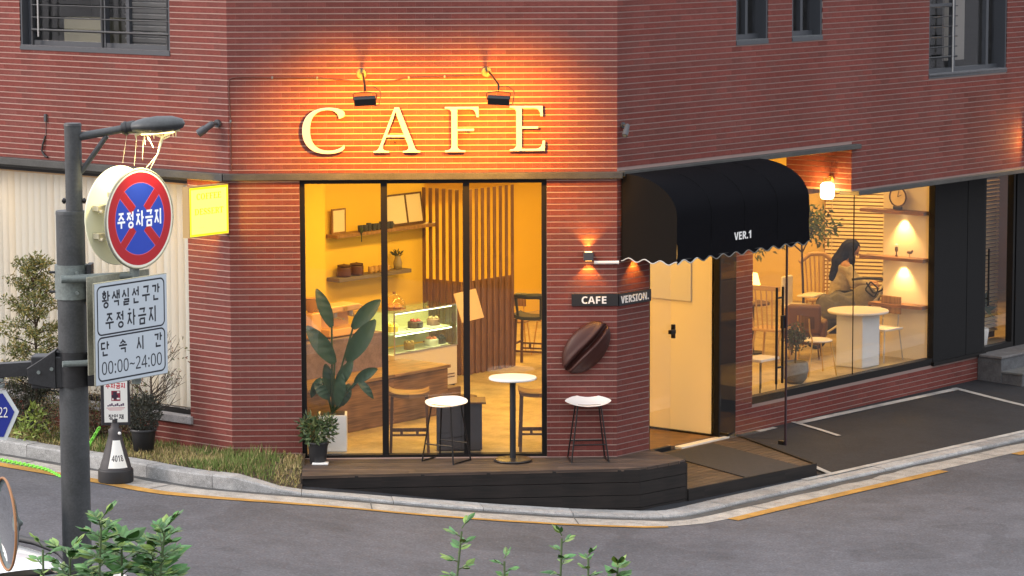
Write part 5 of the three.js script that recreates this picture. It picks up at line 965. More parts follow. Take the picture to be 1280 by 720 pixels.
{ // wall shelves with little things and down-lights
  const F2 = new Frame(FR.pt(8.375, 0, 0), FL.th), m = mat(0.42, 0.2, 0.08, 0.6, { map: T.wood });
  for (const [v, a, lb] of [[2.5, -2.1, 'uppermost timber wall shelf beside the black panel, holding the clock'], [1.86, -2.1, 'middle timber wall shelf beside the black panel with small figures'], [1.22, -1.95, 'lowest timber wall shelf beside the black panel, behind the side chair']]) {
    const t = thing('wall_shelf', lb, 'shelf', F2.m(0, v, 0)); obj('board', RB(-1.08 - a, 0.045, 0.2, 0.004, (-1.08 + a) / 2, 0, 0.1), m, t);
    if (v > 1.5) { obj('down_lamp', cyl(0.025, 0.025, 0.012, -1.5, -0.034, 0.07), glow(1, 0.75, 0.4, 5), t); const L = addLight(new THREE.SpotLight(C3(1, 0.62, 0.22), 2.4, 0, R(42), 0.4, 2), F2.pt(-1.5, v - 0.045, 0.07)); L.target.position.copy(F2.pt(-1.5, v - 1, 0.02)); scene.add(L.target); L.shadow.radius = 1.5; }
  }
  let t = thing('clock', 'round thin-rimmed clock standing on the uppermost wall shelf', 'clock', F2.m(-1.56, 2.53, 0.09)); obj('rim', new THREE.TorusGeometry(0.13, 0.011, 8, 40).translate(0, 0.17, 0), M.walnut, t); obj('face', new THREE.CylinderGeometry(0.125, 0.125, 0.01, 40).rotateX(Math.PI / 2).translate(0, 0.17, -0.006), mat(0.7, 0.55, 0.3, 0.7), t); obj('hand', [bar([0, 0.17, 0.004], [0.02, 0.26, 0.004], 0.006, 0.006), bar([0, 0.17, 0.004], [0.06, 0.2, 0.004], 0.006, 0.006)], M.black, t); obj('foot', RB(0.13, 0.045, 0.05, 0.01, 0, 0.02, 0), M.black, t);
  t = thing('figurine', 'small pale figure on the middle wall shelf, left one of two', 'figurine', F2.m(-1.57, 1.885, 0.09)); obj('body', lathe([[0, 0], [0.022, 0], [0.01, 0.03], [0.01, 0.06], [0.026, 0.09], [0.02, 0.13], [0, 0.14]], 16), M.walnut, t); obj('head', ball(0.024, 0, 0.15, 0), M.cream, t);
  t = thing('figurine', 'small dark bird figure on the middle wall shelf, right one of two', 'figurine', F2.m(-1.36, 1.885, 0.09)); obj('body', [ball(0.03, 0, 0.07, 0, 1.5, 0.8, 0.8), rod([0, 0, 0], [0, 0.06, 0], 0.004)], M.walnut, t); obj('head', ball(0.015, 0.04, 0.09, 0), M.walnut, t);
}
{ // horizontal blind on the rear wall
  const t = thing('blind', 'lowered yellow-lit horizontal slat blind on the rear wall behind the seated woman', 'blind', V(4.13, 0.4, -12.93), R(-17)), m = mat(0.72, 0.62, 0.42, 0.6);
  for (let k = 0; k < 44; k++) obj('slat', B(1.02, 0.042, 0.006, 0, 0.15 + k * 0.058, 0, 0, R(-28)), m, t);
  obj('head_rail', B(1.04, 0.06, 0.06, 0, 2.74, 0), m, t); for (const s of [-0.4, 0.4]) obj('cord', B(0.012, 2.6, 0.004, s, 1.4, 0.03), m, t); obj('board', B(1.06, 2.7, 0.02, 0, 1.35, -0.06), mat(0.3, 0.15, 0.04, 0.8), t);
}
{ // blind and plant behind the glass door
  const t = thing('blind', 'lowered brown horizontal slat blind behind the right-hand glass door', 'blind', FS.m(10.1, 0.5, -0.5)), m = mat(0.62, 0.42, 0.2, 0.6);
  for (let k = 0; k < 46; k++) obj('slat', B(1.3, 0.042, 0.006, 0.1, 0.12 + k * 0.055, 0, 0, R(-30)), m, t);
  obj('head_rail', B(1.3, 0.06, 0.06, 0.1, 2.64, 0), m, t); obj('board', B(1.34, 2.7, 0.02, 0.1, 1.35, -0.06), mat(0.12, 0.05, 0.02, 0.8), t);
  const p = thing('potted_plant', 'dark leafy plant in a white pot behind the right-hand glass door', 'plant', FS.m(9.98, 0.49, -0.26)), r = rng(15), L = [];
  obj('pot', lathe([[0, 0], [0.1, 0], [0.13, 0.24], [0.12, 0.25], [0, 0.23]], 24), M.white, p); obj('stem', [rod([0, 0.22, 0], [-0.1, 0.55, 0.02], 0.012), rod([0, 0.22, 0], [0.12, 0.5, 0.0], 0.012), rod([0, 0.22, 0], [0.02, 0.6, 0.04], 0.012)], M.bark, p);
  for (let k = 0; k < 46; k++) { const c = [V(-0.1, 0.55, 0.02), V(0.12, 0.5, 0), V(0.02, 0.62, 0.04)][k % 3], d = randDir(r); d.y = d.y * 0.6 + 0.1; d.z *= 0.7; L.push([c.clone(), d.normalize(), randDir(r), 0.16 + 0.1 * r(), 0.07, tint(r, [0.025, 0.045, 0.02])]); } leafMesh('leaves', L, p);
}
{ // pot by the window
  const t = thing('potted_tree', 'small dense tree in a round stone pot just inside the right-hand window', 'plant', Rp(5.62, -1.4), YAW), r = rng(25), L = [];
  obj('pot', lathe([[0, 0], [0.1, 0], [0.15, 0.06], [0.175, 0.16], [0.17, 0.24], [0.155, 0.28], [0.14, 0.28], [0.15, 0.22], [0, 0.22]], 32), M.terra, t); obj('stem', [rod([0, 0.22, 0], [0.02, 0.5, 0], 0.014, 0.01), rod([0.02, 0.45, 0], [-0.07, 0.62, 0.03], 0.008), rod([0.02, 0.45, 0], [0.08, 0.66, 0], 0.008)], M.bark, t);
  for (let k = 0; k < 420; k++) { const d = randDir(r), q = V(0.01, 0.6, 0).add(V(d.x * 0.16, d.y * 0.19, d.z * 0.16).multiplyScalar(0.35 + 0.75 * r())); L.push([q, randDir(r), randDir(r), 0.05, 0.026, tint(r, [0.05, 0.065, 0.025])]); } leafMesh('leaves', L, t);
}
{ // left part of the right-hand room
  let t = thing('spindle_chair', 'pale spindle-back wooden chair seen through the open glass door', 'chair', V(2.33, FY, -7.2), R(150));
  const wm = mat(0.5, 0.32, 0.14, 0.5);
  obj('seat', RB(0.44, 0.035, 0.42, 0.012, 0, 0.44, 0), wm, t); for (let k = 0; k < 6; k++) obj('spindle', rod([-0.17 + k * 0.068, 0.45, -0.18], [-0.21 + k * 0.084, 1.0, -0.24], 0.011), wm, t); obj('top_rail', RB(0.5, 0.07, 0.025, 0.01, 0, 1.02, -0.245), wm, t); for (const [sx, sz] of [[1, 1], [-1, 1], [1, -1], [-1, -1]]) obj('leg', rod([sx * 0.16, 0.43, sz * 0.15], [sx * 0.21, 0, sz * 0.2], 0.016), wm, t);
  t = thing('table_lamp', 'small glowing yellow table lamp at the left edge of the right-hand window', 'lamp', V(2.13, 1.2, -7.9)); obj('base', [cyl(0.06, 0.05, 0.02), rod([0, 0, 0], [0, 0.3, 0], 0.01)], M.gold, t); obj('lamp_shade', lathe([[0.11, 0.24], [0.07, 0.4], [0.02, 0.41]], 24), glow(1, 0.6, 0.14, 3), t);
  t = thing('side_table', 'small dark table under the glowing table lamp', 'table', V(2.13, FY, -7.9)); obj('tabletop', cyl(0.24, 0.24, 0.03, 0, 0.68, 0, 28), M.walnut, t); obj('post', cyl(0.03, 0.03, 0.68), M.black, t); obj('foot', cyl(0.16, 0.16, 0.02), M.black, t);
  t = thing('armchair', 'brown leather armchair beside the potted tree', 'armchair', V(2.83, FY, -7.5), R(170)); t.scale.setScalar(0.82); obj('seat', RB(0.55, 0.2, 0.52, 0.06, 0, 0.34, 0), M.brownleather, t); obj('backrest', RB(0.56, 0.5, 0.14, 0.06, 0, 0.68, -0.26, 0, R(-8)), M.brownleather, t); for (const s of [-1, 1]) obj('armrest', RB(0.1, 0.3, 0.5, 0.04, s * 0.3, 0.48, 0), M.brownleather, t); for (const [sx, sz] of [[1, 1], [-1, 1], [1, -1], [-1, -1]]) obj('leg', rod([sx * 0.22, 0.25, sz * 0.2], [sx * 0.25, 0, sz * 0.24], 0.015), M.walnut, t);
  t = thing('high_chair', 'white moulded child high chair with a tray behind the armchair', 'high chair', V(2.82, FY, -8.7), R(60)); const hw = mat(0.75, 0.7, 0.6, 0.5); obj('seat', [RB(0.32, 0.05, 0.3, 0.02, 0, 0.55, 0), RB(0.32, 0.42, 0.05, 0.1, 0, 0.76, -0.16)], hw, t); obj('tray', RB(0.42, 0.03, 0.26, 0.014, 0, 0.72, 0.22), hw, t); for (const [sx, sz] of [[1, 1], [-1, 1], [1, -1], [-1, -1]]) obj('leg', rod([sx * 0.13, 0.54, sz * 0.12], [sx * 0.2, 0, sz * 0.2], 0.014), wm, t);
  t = thing('spindle_chair', 'orange-lit chair with a crest of spindles beneath the tall leafy plant', 'chair', V(3.3, FY, -10.2), R(10)); obj('seat', RB(0.46, 0.035, 0.42, 0.012, 0, 0.46, 0), wm, t); for (let k = 0; k < 8; k++) obj('spindle', rod([-0.2 + k * 0.057, 0.47, -0.18], [-0.24 + k * 0.068, 0.98 + 0.1 * Math.sin(k / 7 * Math.PI), -0.24], 0.012), wm, t); obj('top_rail', tube([[-0.26, 0.97, -0.24], [-0.1, 1.08, -0.25], [0.1, 1.08, -0.25], [0.26, 0.97, -0.24]], 0.035), wm, t); for (const [sx, sz] of [[1, 1], [-1, 1], [1, -1], [-1, -1]]) obj('leg', rod([sx * 0.16, 0.45, sz * 0.15], [sx * 0.21, 0, sz * 0.2], 0.016), wm, t);
  t = thing('tall_plant', 'tall leafy green plant behind the right end of the awning', 'plant', V(3.0, FY, -9.6)); const r = rng(35), L = []; obj('pot', lathe([[0, 0], [0.14, 0], [0.18, 0.34], [0.16, 0.35], [0, 0.32]], 24), M.terra, t); obj('stem', [rod([0, 0.3, 0], [-0.05, 1.6, 0], 0.02, 0.012), rod([-0.03, 1.2, 0], [0.2, 1.7, 0.03], 0.01), rod([-0.03, 1.2, 0], [-0.4, 1.55, 0.05], 0.01)], M.bark, t);
  for (let k = 0; k < 620; k++) { const c = [V(0.02, 1.65, 0), V(0.2, 1.6, 0.03), V(-0.45, 1.5, 0.05), V(-0.75, 1.4, 0.05)][k % 4], d = randDir(r), q = c.clone().add(d.multiplyScalar(0.28 * Math.cbrt(r()))), dd = randDir(r); dd.y -= 0.4; L.push([q, dd.normalize(), randDir(r), 0.12, 0.05, tint(r, [0.07, 0.12, 0.03])]); } leafMesh('leaves', L, t);
  t = thing('cafe_table', 'pale round table cut by the left edge of the right-hand window', 'table', Rp(4.5, -1.7), YAW); obj('tabletop', cyl(0.27, 0.27, 0.03, 0, 0.68, 0, 36), M.cream, t); obj('post', cyl(0.028, 0.028, 0.68), M.gold, t); obj('foot', cyl(0.2, 0.2, 0.02), M.gold, t);
  t = thing('bench', 'low pale bench with thin metal legs at the left edge of the right-hand window', 'bench', Rp(4.78, -1.36), YAW); obj('seat', RB(0.42, 0.035, 0.3, 0.008, 0, 0.42, 0), M.cream, t); for (const [sx, sz] of [[1, 1], [-1, 1], [1, -1], [-1, -1]]) obj('leg', rod([sx * 0.18, 0.41, sz * 0.12], [sx * 0.18, 0, sz * 0.12], 0.01), M.blackmetal, t);
}
{ // pushchair
  const t = thing('pushchair', 'grey cloth pushchair with a pale frame in front of the seated woman', 'pushchair', V(3.62, FY, -8.45), R(-6)), sil = mat(0.6, 0.57, 0.5, 0.35, { metalness: 0.5 });
  const g = new THREE.SphereGeometry(1, 40, 24), p = g.attributes.position; for (let i = 0; i < p.count; i++) { const x = p.getX(i), y = p.getY(i), z = p.getZ(i), w = 0.02 * Math.sin(x * 9 + y * 5) + 0.015 * Math.sin(z * 11 - x * 4); p.setXYZ(i, x * 0.4 * (1 - 0.15 * y) - 0.16, (y > 0.1 ? 0.1 + (y - 0.1) * 0.35 : y) * 0.3 + 0.64 + w, z * 0.22 + w); } g.computeVertexNormals();
  obj('seat', g, M.greycloth, t);
  const h = new THREE.SphereGeometry(1, 28, 16, 0, Math.PI * 2, 0, Math.PI / 2).scale(0.22, 0.26, 0.24).rotateZ(R(18)).translate(0.13, 0.62, 0.02); obj('hood', h, mat(0.3, 0.27, 0.22, 0.95, { map: T.fabric, side: THREE.DoubleSide }), t);
  obj('frame', [rod([0.06, 0.34, 0.2], [0.46, 0.98, 0.2], 0.017), rod([0.06, 0.34, -0.2], [0.46, 0.98, -0.2], 0.017), rod([-0.55, 0.12, 0.22], [0.3, 0.72, 0.2], 0.016), rod([0.35, 0.8, 0.2], [0.55, 0.12, 0.22], 0.015), rod([-0.55, 0.12, -0.22], [0.3, 0.72, -0.2], 0.016), rod([0.35, 0.8, -0.2], [0.55, 0.12, -0.22], 0.015)], sil, t);
  obj('push_bar', tube([[0.46, 0.98, 0.2], [0.4, 1.03, 0.2], [0.38, 1.04, 0], [0.4, 1.03, -0.2], [0.46, 0.98, -0.2]], 0.022), M.black, t);
  obj('strap', [tube([[-0.06, 0.98, 0.21], [0.1, 1.0, 0.23], [0.3, 0.99, 0.22], [0.44, 0.97, 0.2]], 0.018), tube([[0.14, 0.94, 0.22], [0.24, 0.8, 0.24], [0.36, 0.84, 0.23], [0.42, 0.95, 0.21]], 0.014), tube([[0.2, 0.95, 0.22], [0.3, 0.86, 0.25], [0.25, 0.74, 0.23], [0.13, 0.84, 0.23], [0.2, 0.95, 0.22]], 0.012)], M.black, t);
  obj('basket', RB(0.6, 0.2, 0.34, 0.05, -0.1, 0.3, 0), mat(0.03, 0.03, 0.045, 0.9), t);
  for (const x of [-0.55, 0.55]) for (const s of [-1, 1]) { const w = obj('wheel', new THREE.TorusGeometry(0.11, 0.028, 10, 28).translate(x, 0.138, s * 0.25), M.black, t); obj('hub', new THREE.CylinderGeometry(0.03, 0.03, 0.05, 14).rotateX(Math.PI / 2).translate(x, 0.138, s * 0.25), sil, w); }
}
{ // two curtains of vertical strips behind the left shop window
  const t = thing('vertical_blind', 'cream vertical strip blind filling the left shop window', 'blind', FL.m(0, 0, -0.24)), r = rng(41);
  const ms = [[0.66, 0.64, 0.56], [0.68, 0.64, 0.54], [0.65, 0.64, 0.57], [0.69, 0.63, 0.5]].map((c) => new THREE.MeshPhysicalMaterial({ color: C3(...c), roughness: 0.95, transmission: 0.3, thickness: 0 }));
  for (let k = 0; k < 70; k++) { const u = -0.76 - k * 0.115; if (u < -8.8) break; const g = new THREE.PlaneGeometry(0.128, 2.58, 5, 1), p = g.attributes.position; for (let i = 0; i < p.count; i++) p.setZ(i, 0.012 * Math.cos(p.getX(i) * 30)); g.computeVertexNormals(); obj('strip', g.rotateY(R(16 + 8 * r())).translate(u, 2.24, 0.004 * (k % 2)), ms[Math.floor(r() * 4)], t); }
  obj('head_rail', B(8.2, 0.05, 0.05, -4.8, 3.545, 0), M.white, t);
}
// ---------------------------------------------------------------- lamps of the rooms, set in the ceiling
for (const [u, n, I, w] of [[-0.6, -2.6, 17, 1.2], [1.1, -2.2, 18, 1.2], [1.4, -4.2, 22, 1.2], [0.2, -4.0, 20, 1.2], [3.2, -4.2, 24, 1.2], [5.2, -6.8, 80, 1.2], [3.0, -7.2, 34, 1.2]]) ceilingLamp(u, n, I, w, C3(1, 0.58, 0.1));
for (const [u, n, I, w] of [[5.6, -2.4, 17, 1.0], [7.4, -2.4, 15, 1.0], [7.2, -4.6, 26, 1.0], [9.6, -3.2, 26, 1.0], [11.2, -4.4, 46, 1.0], [8.6, -6.2, 30, 1.0], [10.4, -2.1, 20, 0.6]]) ceilingLamp(u, n, I, w, C3(1, 0.55, 0.13));
ceilingLamp(10.1, -1.3, 9, 0.6, C3(1, 0.6, 0.2));  // unseen lamp added between glass and blind to brighten the door blind
ceilingLamp(2.55, -1.75, 30, 0.5, C3(1, 0.57, 0.15));
function ceilingLamp(u, n, I, w, c) {
  const o = obj('ceiling_lamp', B(w, 0.02, 0.3), glow(c.r, c.g, c.b, 1.5), bld); o.applyMatrix4(FR.m(u, 3.645, n));
  const L = new THREE.RectAreaLight(c, I, w, 0.3); L.position.copy(FR.pt(u, 3.63, n)); L.quaternion.setFromRotationMatrix(new THREE.Matrix4().makeRotationY(YAW).multiply(new THREE.Matrix4().makeRotationX(-Math.PI / 2))); scene.add(L);
}
for (const u of [-2, -4, -6]) { const L = new THREE.RectAreaLight(C3(1, 0.8, 0.55), 7, 0.8, 0.2); L.position.copy(FL.pt(u, 3.4, -0.7)); L.lookAt(FL.pt(u, 0, -0.7)); scene.add(L); const o = obj('ceiling_lamp', B(0.8, 0.02, 0.2), glow(1, 0.6, 0.25, 1.5), bld); o.applyMatrix4(FL.m(u, 3.43, -0.7)); }

// ---------------------------------------------------------------- the woman
function smin(a, b, k) { const h = Math.max(k - Math.abs(a - b), 0) / k; return Math.min(a, b) - h * h * k / 4; }
function cap(px, py, pz, a, b, ra, rb) { const bx = b[0] - a[0], by = b[1] - a[1], bz = b[2] - a[2], qx = px - a[0], qy = py - a[1], qz = pz - a[2]; let h = (qx * bx + qy * by + qz * bz) / (bx * bx + by * by + bz * bz); h = h < 0 ? 0 : h > 1 ? 1 : h; return Math.hypot(qx - bx * h, qy - by * h, qz - bz * h) - (ra + (rb - ra) * h); }
function blob(bones, min, max, cell, k, extra) {
  const s = Math.max(...min.map((m, i) => max[i] - m)) / 2 * 1.06, c = min.map((m, i) => (m + max[i]) / 2), N = Math.ceil(2 * s / cell);
  const mc = new MarchingCubes(N, new THREE.MeshStandardMaterial(), false, false, 400000); mc.isolation = 0;
  const half = N / 2; let q = 0;
  for (let z = 0; z < N; z++) for (let y = 0; y < N; y++) for (let x = 0; x < N; x++, q++) {
    const px = (x - half) / half * s + c[0], py = (y - half) / half * s + c[1], pz = (z - half) / half * s + c[2];
    let d = 9; for (const b of bones) { const e = cap(px, py, pz, b[0], b[1], b[2], b[3] ?? b[2]); d = d > 8 ? e : smin(d, e, b[4] ?? k); }
    if (extra) d = extra(px, py, pz, d);
    mc.field[q] = -d;
  }
  mc.update(); const n = mc.count, g = new THREE.BufferGeometry();
  g.setAttribute('position', new THREE.BufferAttribute(mc.positionArray.slice(0, n * 3), 3)); g.setAttribute('normal', new THREE.BufferAttribute(mc.normalArray.slice(0, n * 3), 3));
  return g.scale(s, s, s).translate(...c);
}
{
  const t = thing('person', 'woman with long black hair and a cream knit top sitting bent over the pushchair', 'person', V(3.6, FY, -10.1), R(-4)); // faces +x, looks down
  const skin = mat(0.56, 0.33, 0.22, 0.55), knit = mat(0.8, 0.72, 0.58, 0.95, { map: T.fabric, bumpMap: T.fabric, bumpScale: 0.003 }), trousers = mat(0.05, 0.05, 0.07, 0.9, { map: T.fabric });
  const sh = (s) => [0.04, 0.98, s * 0.17], el = (s) => [0.17, 0.74, s * 0.23], wr = (s) => [0.4, 0.7, s * 0.13], hip = (s) => [-0.04, 0.5, s * 0.09], kn = (s) => [0.38, 0.5, s * 0.11], an = (s) => [0.34, 0.09, s * 0.11];
  const body = [[[-0.04, 0.52, 0], [-0.02, 0.7, 0], 0.125, 0.115], [[-0.02, 0.7, 0], [0.03, 0.92, 0], 0.115, 0.12], [[0.03, 0.95, -0.1], [0.03, 0.95, 0.1], 0.075, 0.075], [[0.04, 1.0, 0], [0.1, 1.09, 0], 0.05, 0.046]];
  for (const s of [-1, 1]) body.push([sh(s), el(s), 0.058, 0.044], [el(s), wr(s), 0.042, 0.027], [hip(s), kn(s), 0.092, 0.062], [kn(s), an(s), 0.058, 0.036], [an(s), [0.44, 0.04, s * 0.12], 0.036, 0.03]);
  const fig = blob(body, [-0.25, 0, -0.35], [0.55, 1.14, 0.35], 0.012, 0.05);
  // hands: palm, four fingers bent at the knuckles, thumb at the side
  const hand = (s) => {
    const w = wr(s), b = [], P = (x, y, z) => [w[0] + x, w[1] + y, w[2] + z * s];
    b.push([P(0, 0, 0), P(0.05, 0.0, 0), 0.022, 0.022]); for (let f = 0; f < 4; f++) { const z = -0.03 + f * 0.02, l = [0.85, 1, 0.95, 0.75][f]; b.push([P(0.02, 0, z * 0.6), P(0.085, 0.003, z), 0.012, 0.011, 0.012], [P(0.085, 0.003, z), P(0.085 + 0.03 * l, -0.006, z), 0.009, 0.0085, 0.005], [P(0.085 + 0.03 * l, -0.006, z), P(0.09 + 0.035 * l, -0.032 * l, z), 0.0085, 0.0075, 0.005], [P(0.09 + 0.035 * l, -0.032 * l, z), P(0.078 + 0.03 * l, -0.05 * l, z), 0.0075, 0.006, 0.005]); }
    b.push([P(0.02, -0.004, -0.022), P(0.055, -0.018, -0.05), 0.012, 0.011, 0.01], [P(0.055, -0.018, -0.05), P(0.08, -0.035, -0.045), 0.01, 0.008, 0.006]);
    return blob(b, [w[0] - 0.03, w[1] - 0.09, w[2] - 0.075], [w[0] + 0.16, w[1] + 0.04, w[2] + 0.075], 0.003, 0.02);
  };
  // head, turned down: built upright around its own centre, then tilted
  const tilt = (g) => g.rotateZ(R(-32)).translate(0.15, 1.18, 0);
  const head = tilt(blob([[[-0.015, 0.03, 0], [-0.01, 0.035, 0], 0.092, 0.092], [[0.02, -0.03, 0], [0.045, -0.075, 0], 0.062, 0.034], [[-0.02, -0.05, 0], [-0.03, -0.14, 0], 0.05, 0.05], [[0.082, 0.0, 0], [0.1, -0.032, 0], 0.008, 0.0125, 0.014], [[0.077, -0.066, -0.014], [0.077, -0.066, 0.014], 0.0085, 0.0085, 0.008], [[0.072, 0.022, -0.035], [0.072, 0.022, 0.035], 0.012, 0.012, 0.02], [[-0.01, -0.015, 0.076], [-0.018, 0.02, 0.082], 0.012, 0.016, 0.01], [[-0.01, -0.015, -0.076], [-0.018, 0.02, -0.082], 0.012, 0.016, 0.01]], [-0.12, -0.17, -0.11], [0.13, 0.13, 0.11], 0.004, 0.03, (x, y, z, d) => Math.max(d, -(Math.hypot(x - 0.1, y - 0.002, Math.abs(z) - 0.034) - 0.017))));
  obj('body', [fig, hand(1), hand(-1), head], skin, t);
  obj('eye', [1, -1].map((s) => tilt(ball(0.0125, 0.078, 0.002, s * 0.034))), mat(0.03, 0.02, 0.015, 0.3), t);
  obj('mouth', tilt(ball(0.012, 0.083, -0.067, 0, 0.5, 0.45, 1.6)), mat(0.4, 0.12, 0.1, 0.5), t);
  const top = [[[-0.05, 0.55, 0], [-0.02, 0.7, 0], 0.15, 0.14], [[-0.02, 0.7, 0], [0.03, 0.92, 0], 0.14, 0.138], [[0.03, 0.955, -0.11], [0.03, 0.955, 0.11], 0.088, 0.088]];
  for (const s of [-1, 1]) top.push([sh(s), el(s), 0.078, 0.07], [el(s), [wr(s)[0] - 0.03, wr(s)[1], wr(s)[2]], 0.068, 0.046]);
  obj('knit_top', blob(top, [-0.25, 0.38, -0.36], [0.5, 1.08, 0.36], 0.012, 0.05, (x, y, z, d) => Math.max(d, 0.47 - y, y - 1.035 + 0.3 * Math.hypot(x - 0.06, z)) + 0.003 * Math.sin(y * 60 + x * 20)), knit, t);
  const tr2 = []; for (const s of [-1, 1]) tr2.push([hip(s), kn(s), 0.108, 0.08], [kn(s), an(s), 0.078, 0.062]); tr2.push([hip(-1), hip(1), 0.12, 0.12]);
  obj('trousers', blob(tr2, [-0.22, 0.02, -0.28], [0.52, 0.66, 0.28], 0.012, 0.05, (x, y, z, d) => Math.max(d, 0.1 - y)), trousers, t);
  obj('shoe', [1, -1].map((s) => RB(0.25, 0.075, 0.09, 0.03, 0.4, 0.042, s * 0.115)), M.white, t);
  // long hair over the back and past the cheek
  const hair = [[[0.1, 1.225, 0], [0.14, 1.23, 0], 0.108, 0.108], [[0.06, 1.2, 0.0], [-0.06, 1.02, 0.0], 0.1, 0.1], [[-0.06, 1.02, -0.06], [-0.15, 0.78, -0.07], 0.075, 0.045], [[-0.06, 1.02, 0.06], [-0.15, 0.78, 0.07], 0.075, 0.045], [[0.12, 1.2, 0.085], [0.13, 1.05, 0.12], 0.04, 0.035], [[0.13, 1.05, 0.12], [0.15, 0.86, 0.14], 0.035, 0.016], [[0.12, 1.2, -0.085], [0.12, 1.02, -0.12], 0.04, 0.035], [[0.12, 1.02, -0.12], [0.12, 0.84, -0.13], 0.035, 0.016]];
  obj('hair', blob(hair, [-0.22, 0.7, -0.2], [0.28, 1.36, 0.2], 0.009, 0.04, (x, y, z, d) => { const fx = x - 0.15, fy = y - 1.18, c = Math.cos(R(32)), s = Math.sin(R(32)), hx = fx * c - fy * s, hy = fx * s + fy * c; return Math.max(d + 0.004 * Math.sin(z * 90 + y * 12), -(Math.max(0.042 - hx, hy - 0.062, Math.abs(z) - 0.072))); }), phys(0.008, 0.007, 0.007, 0.75, { specularIntensity: 0.35 }), t);
  const ch = thing('stool', 'plain seat under the woman bent over the pushchair', 'stool', V(3.56, FY, -10.1)); obj('seat', RB(0.42, 0.05, 0.42, 0.02, 0, 0.36, 0), M.walnut, ch); for (const [sx, sz] of [[1, 1], [-1, 1], [1, -1], [-1, -1]]) obj('leg', rod([sx * 0.15, 0.34, sz * 0.15], [sx * 0.19, 0, sz * 0.19], 0.016), M.walnut, ch);
}

// ---------------------------------------------------------------- plants outside
{ // dry grass on the bed
  const r = rng(101), n = 20000, geo = new THREE.BufferGeometry();
  geo.setAttribute('position', new THREE.Float32BufferAttribute([-0.5, 0, 0, 0.5, 0, 0, 0.35, 0.55, 0.12, -0.5, 0, 0, 0.35, 0.55, 0.12, -0.3, 0.5, 0.1, -0.3, 0.5, 0.1, 0.35, 0.55, 0.12, 0.1, 1, 0.4], 3)); geo.computeVertexNormals();
  const g = new THREE.InstancedMesh(geo, mat(1, 1, 1, 0.9, { side: THREE.DoubleSide }), n), m = new THREE.Matrix4(), q = new THREE.Quaternion(), e = new THREE.Euler();
  g.name = 'grass'; g.userData.kind = 'stuff'; tag(g, 'dry yellow-green grass growing between the curb and the brick wall', 'grass'); g.userData.kind = 'stuff';
  let k = 0;
  const bk = BK.map((p, i) => [p, topY(S[i])]).filter(([p]) => p[0] < -2.9 && p[0] > -9.5);
  while (k < n) {
    const f = r() * (bk.length - 1.001), i = Math.floor(f), a = bk[i], b = bk[i + 1], t = f - i, x = a[0][0] + (b[0][0] - a[0][0]) * t, z = a[0][1] + (b[0][1] - a[0][1]) * t, y0 = a[1] + (b[1] - a[1]) * t, P = V(x, 0, z), ul = FL.loc(P)[0], w = ul < 0 ? FL.pt(ul, 0, 0) : FC.pt(Math.min(Math.max(FC.loc(P)[0], 0), 0.85), 0, 0), s = r() ** 0.8;
    if (P.x > -3.52) continue;
    const px = x + (w.x - x) * s * 0.97, pz = z + (w.z - z) * s * 0.97, patch = n16(px * 2.2 + 40, pz * 2.2 + 40), h = (0.03 + 0.1 * r() * r() + 0.03 * r()) * (0.4 + 1.1 * patch) * (s < 0.06 ? 0.7 : 1);
    e.set((r() - 0.5) * 0.9, r() * 6.28, (r() - 0.5) * 0.9); m.compose(V(px, y0 - 0.02 + (0.53 - y0) * s, pz), q.setFromEuler(e), V(0.008 + 0.008 * r(), h, 0.06)); g.setMatrixAt(k, m);
    const d = r(), c = patch > 0.45 && d < 0.75 ? [0.13, 0.18, 0.04] : d < 0.5 ? [0.32, 0.26, 0.1] : d < 0.8 ? [0.2, 0.2, 0.06] : [0.38, 0.28, 0.14]; const v = 0.75 + 0.5 * r(); g.setColorAt(k, C3(c[0] * v, c[1] * v, c[2] * v)); k++;
  }
  g.castShadow = g.receiveShadow = true; scene.add(g);
}
function bush(name, label, cat, p, o) {         // o: blobs [x,y,z,rx,ry,rz], leaves, size, tint, stems
  const t = thing(name, label, cat, p), r = rng(o.seed), L = [];
  const st = o.stems.map(([a, b, ra, rb]) => rod(a, b, ra, rb, 6)); obj(o.stemName ?? 'stem', st, M.bark, t);
  const tot = o.blobs.reduce((s, b) => s + b[3] * b[4] * b[5], 0);
  for (const b of o.blobs) for (let k = 0; k < o.leaves * b[3] * b[4] * b[5] / tot; k++) { const d = randDir(r), f = Math.cbrt(r()) * (o.loose ? 0.5 + 0.75 * r() : 1), q = V(b[0] + d.x * b[3] * f, b[1] + d.y * b[4] * f, b[2] + d.z * b[5] * f), dir = randDir(r).addScaledVector(d, 0.9); dir.y += 0.25; L.push([q, dir.normalize(), randDir(r), o.size * (0.6 + 0.8 * r()), o.size * 0.5, tint(r, (o.mix && r() < o.mix[0]) ? o.mix[1] : o.tint, 0.4)]); }
  leafMesh(o.leafName ?? 'leaves', L, t); return t;
}
const bedPt = (u, n) => { const p = FL.pt(u, 0.52, n); return p; };
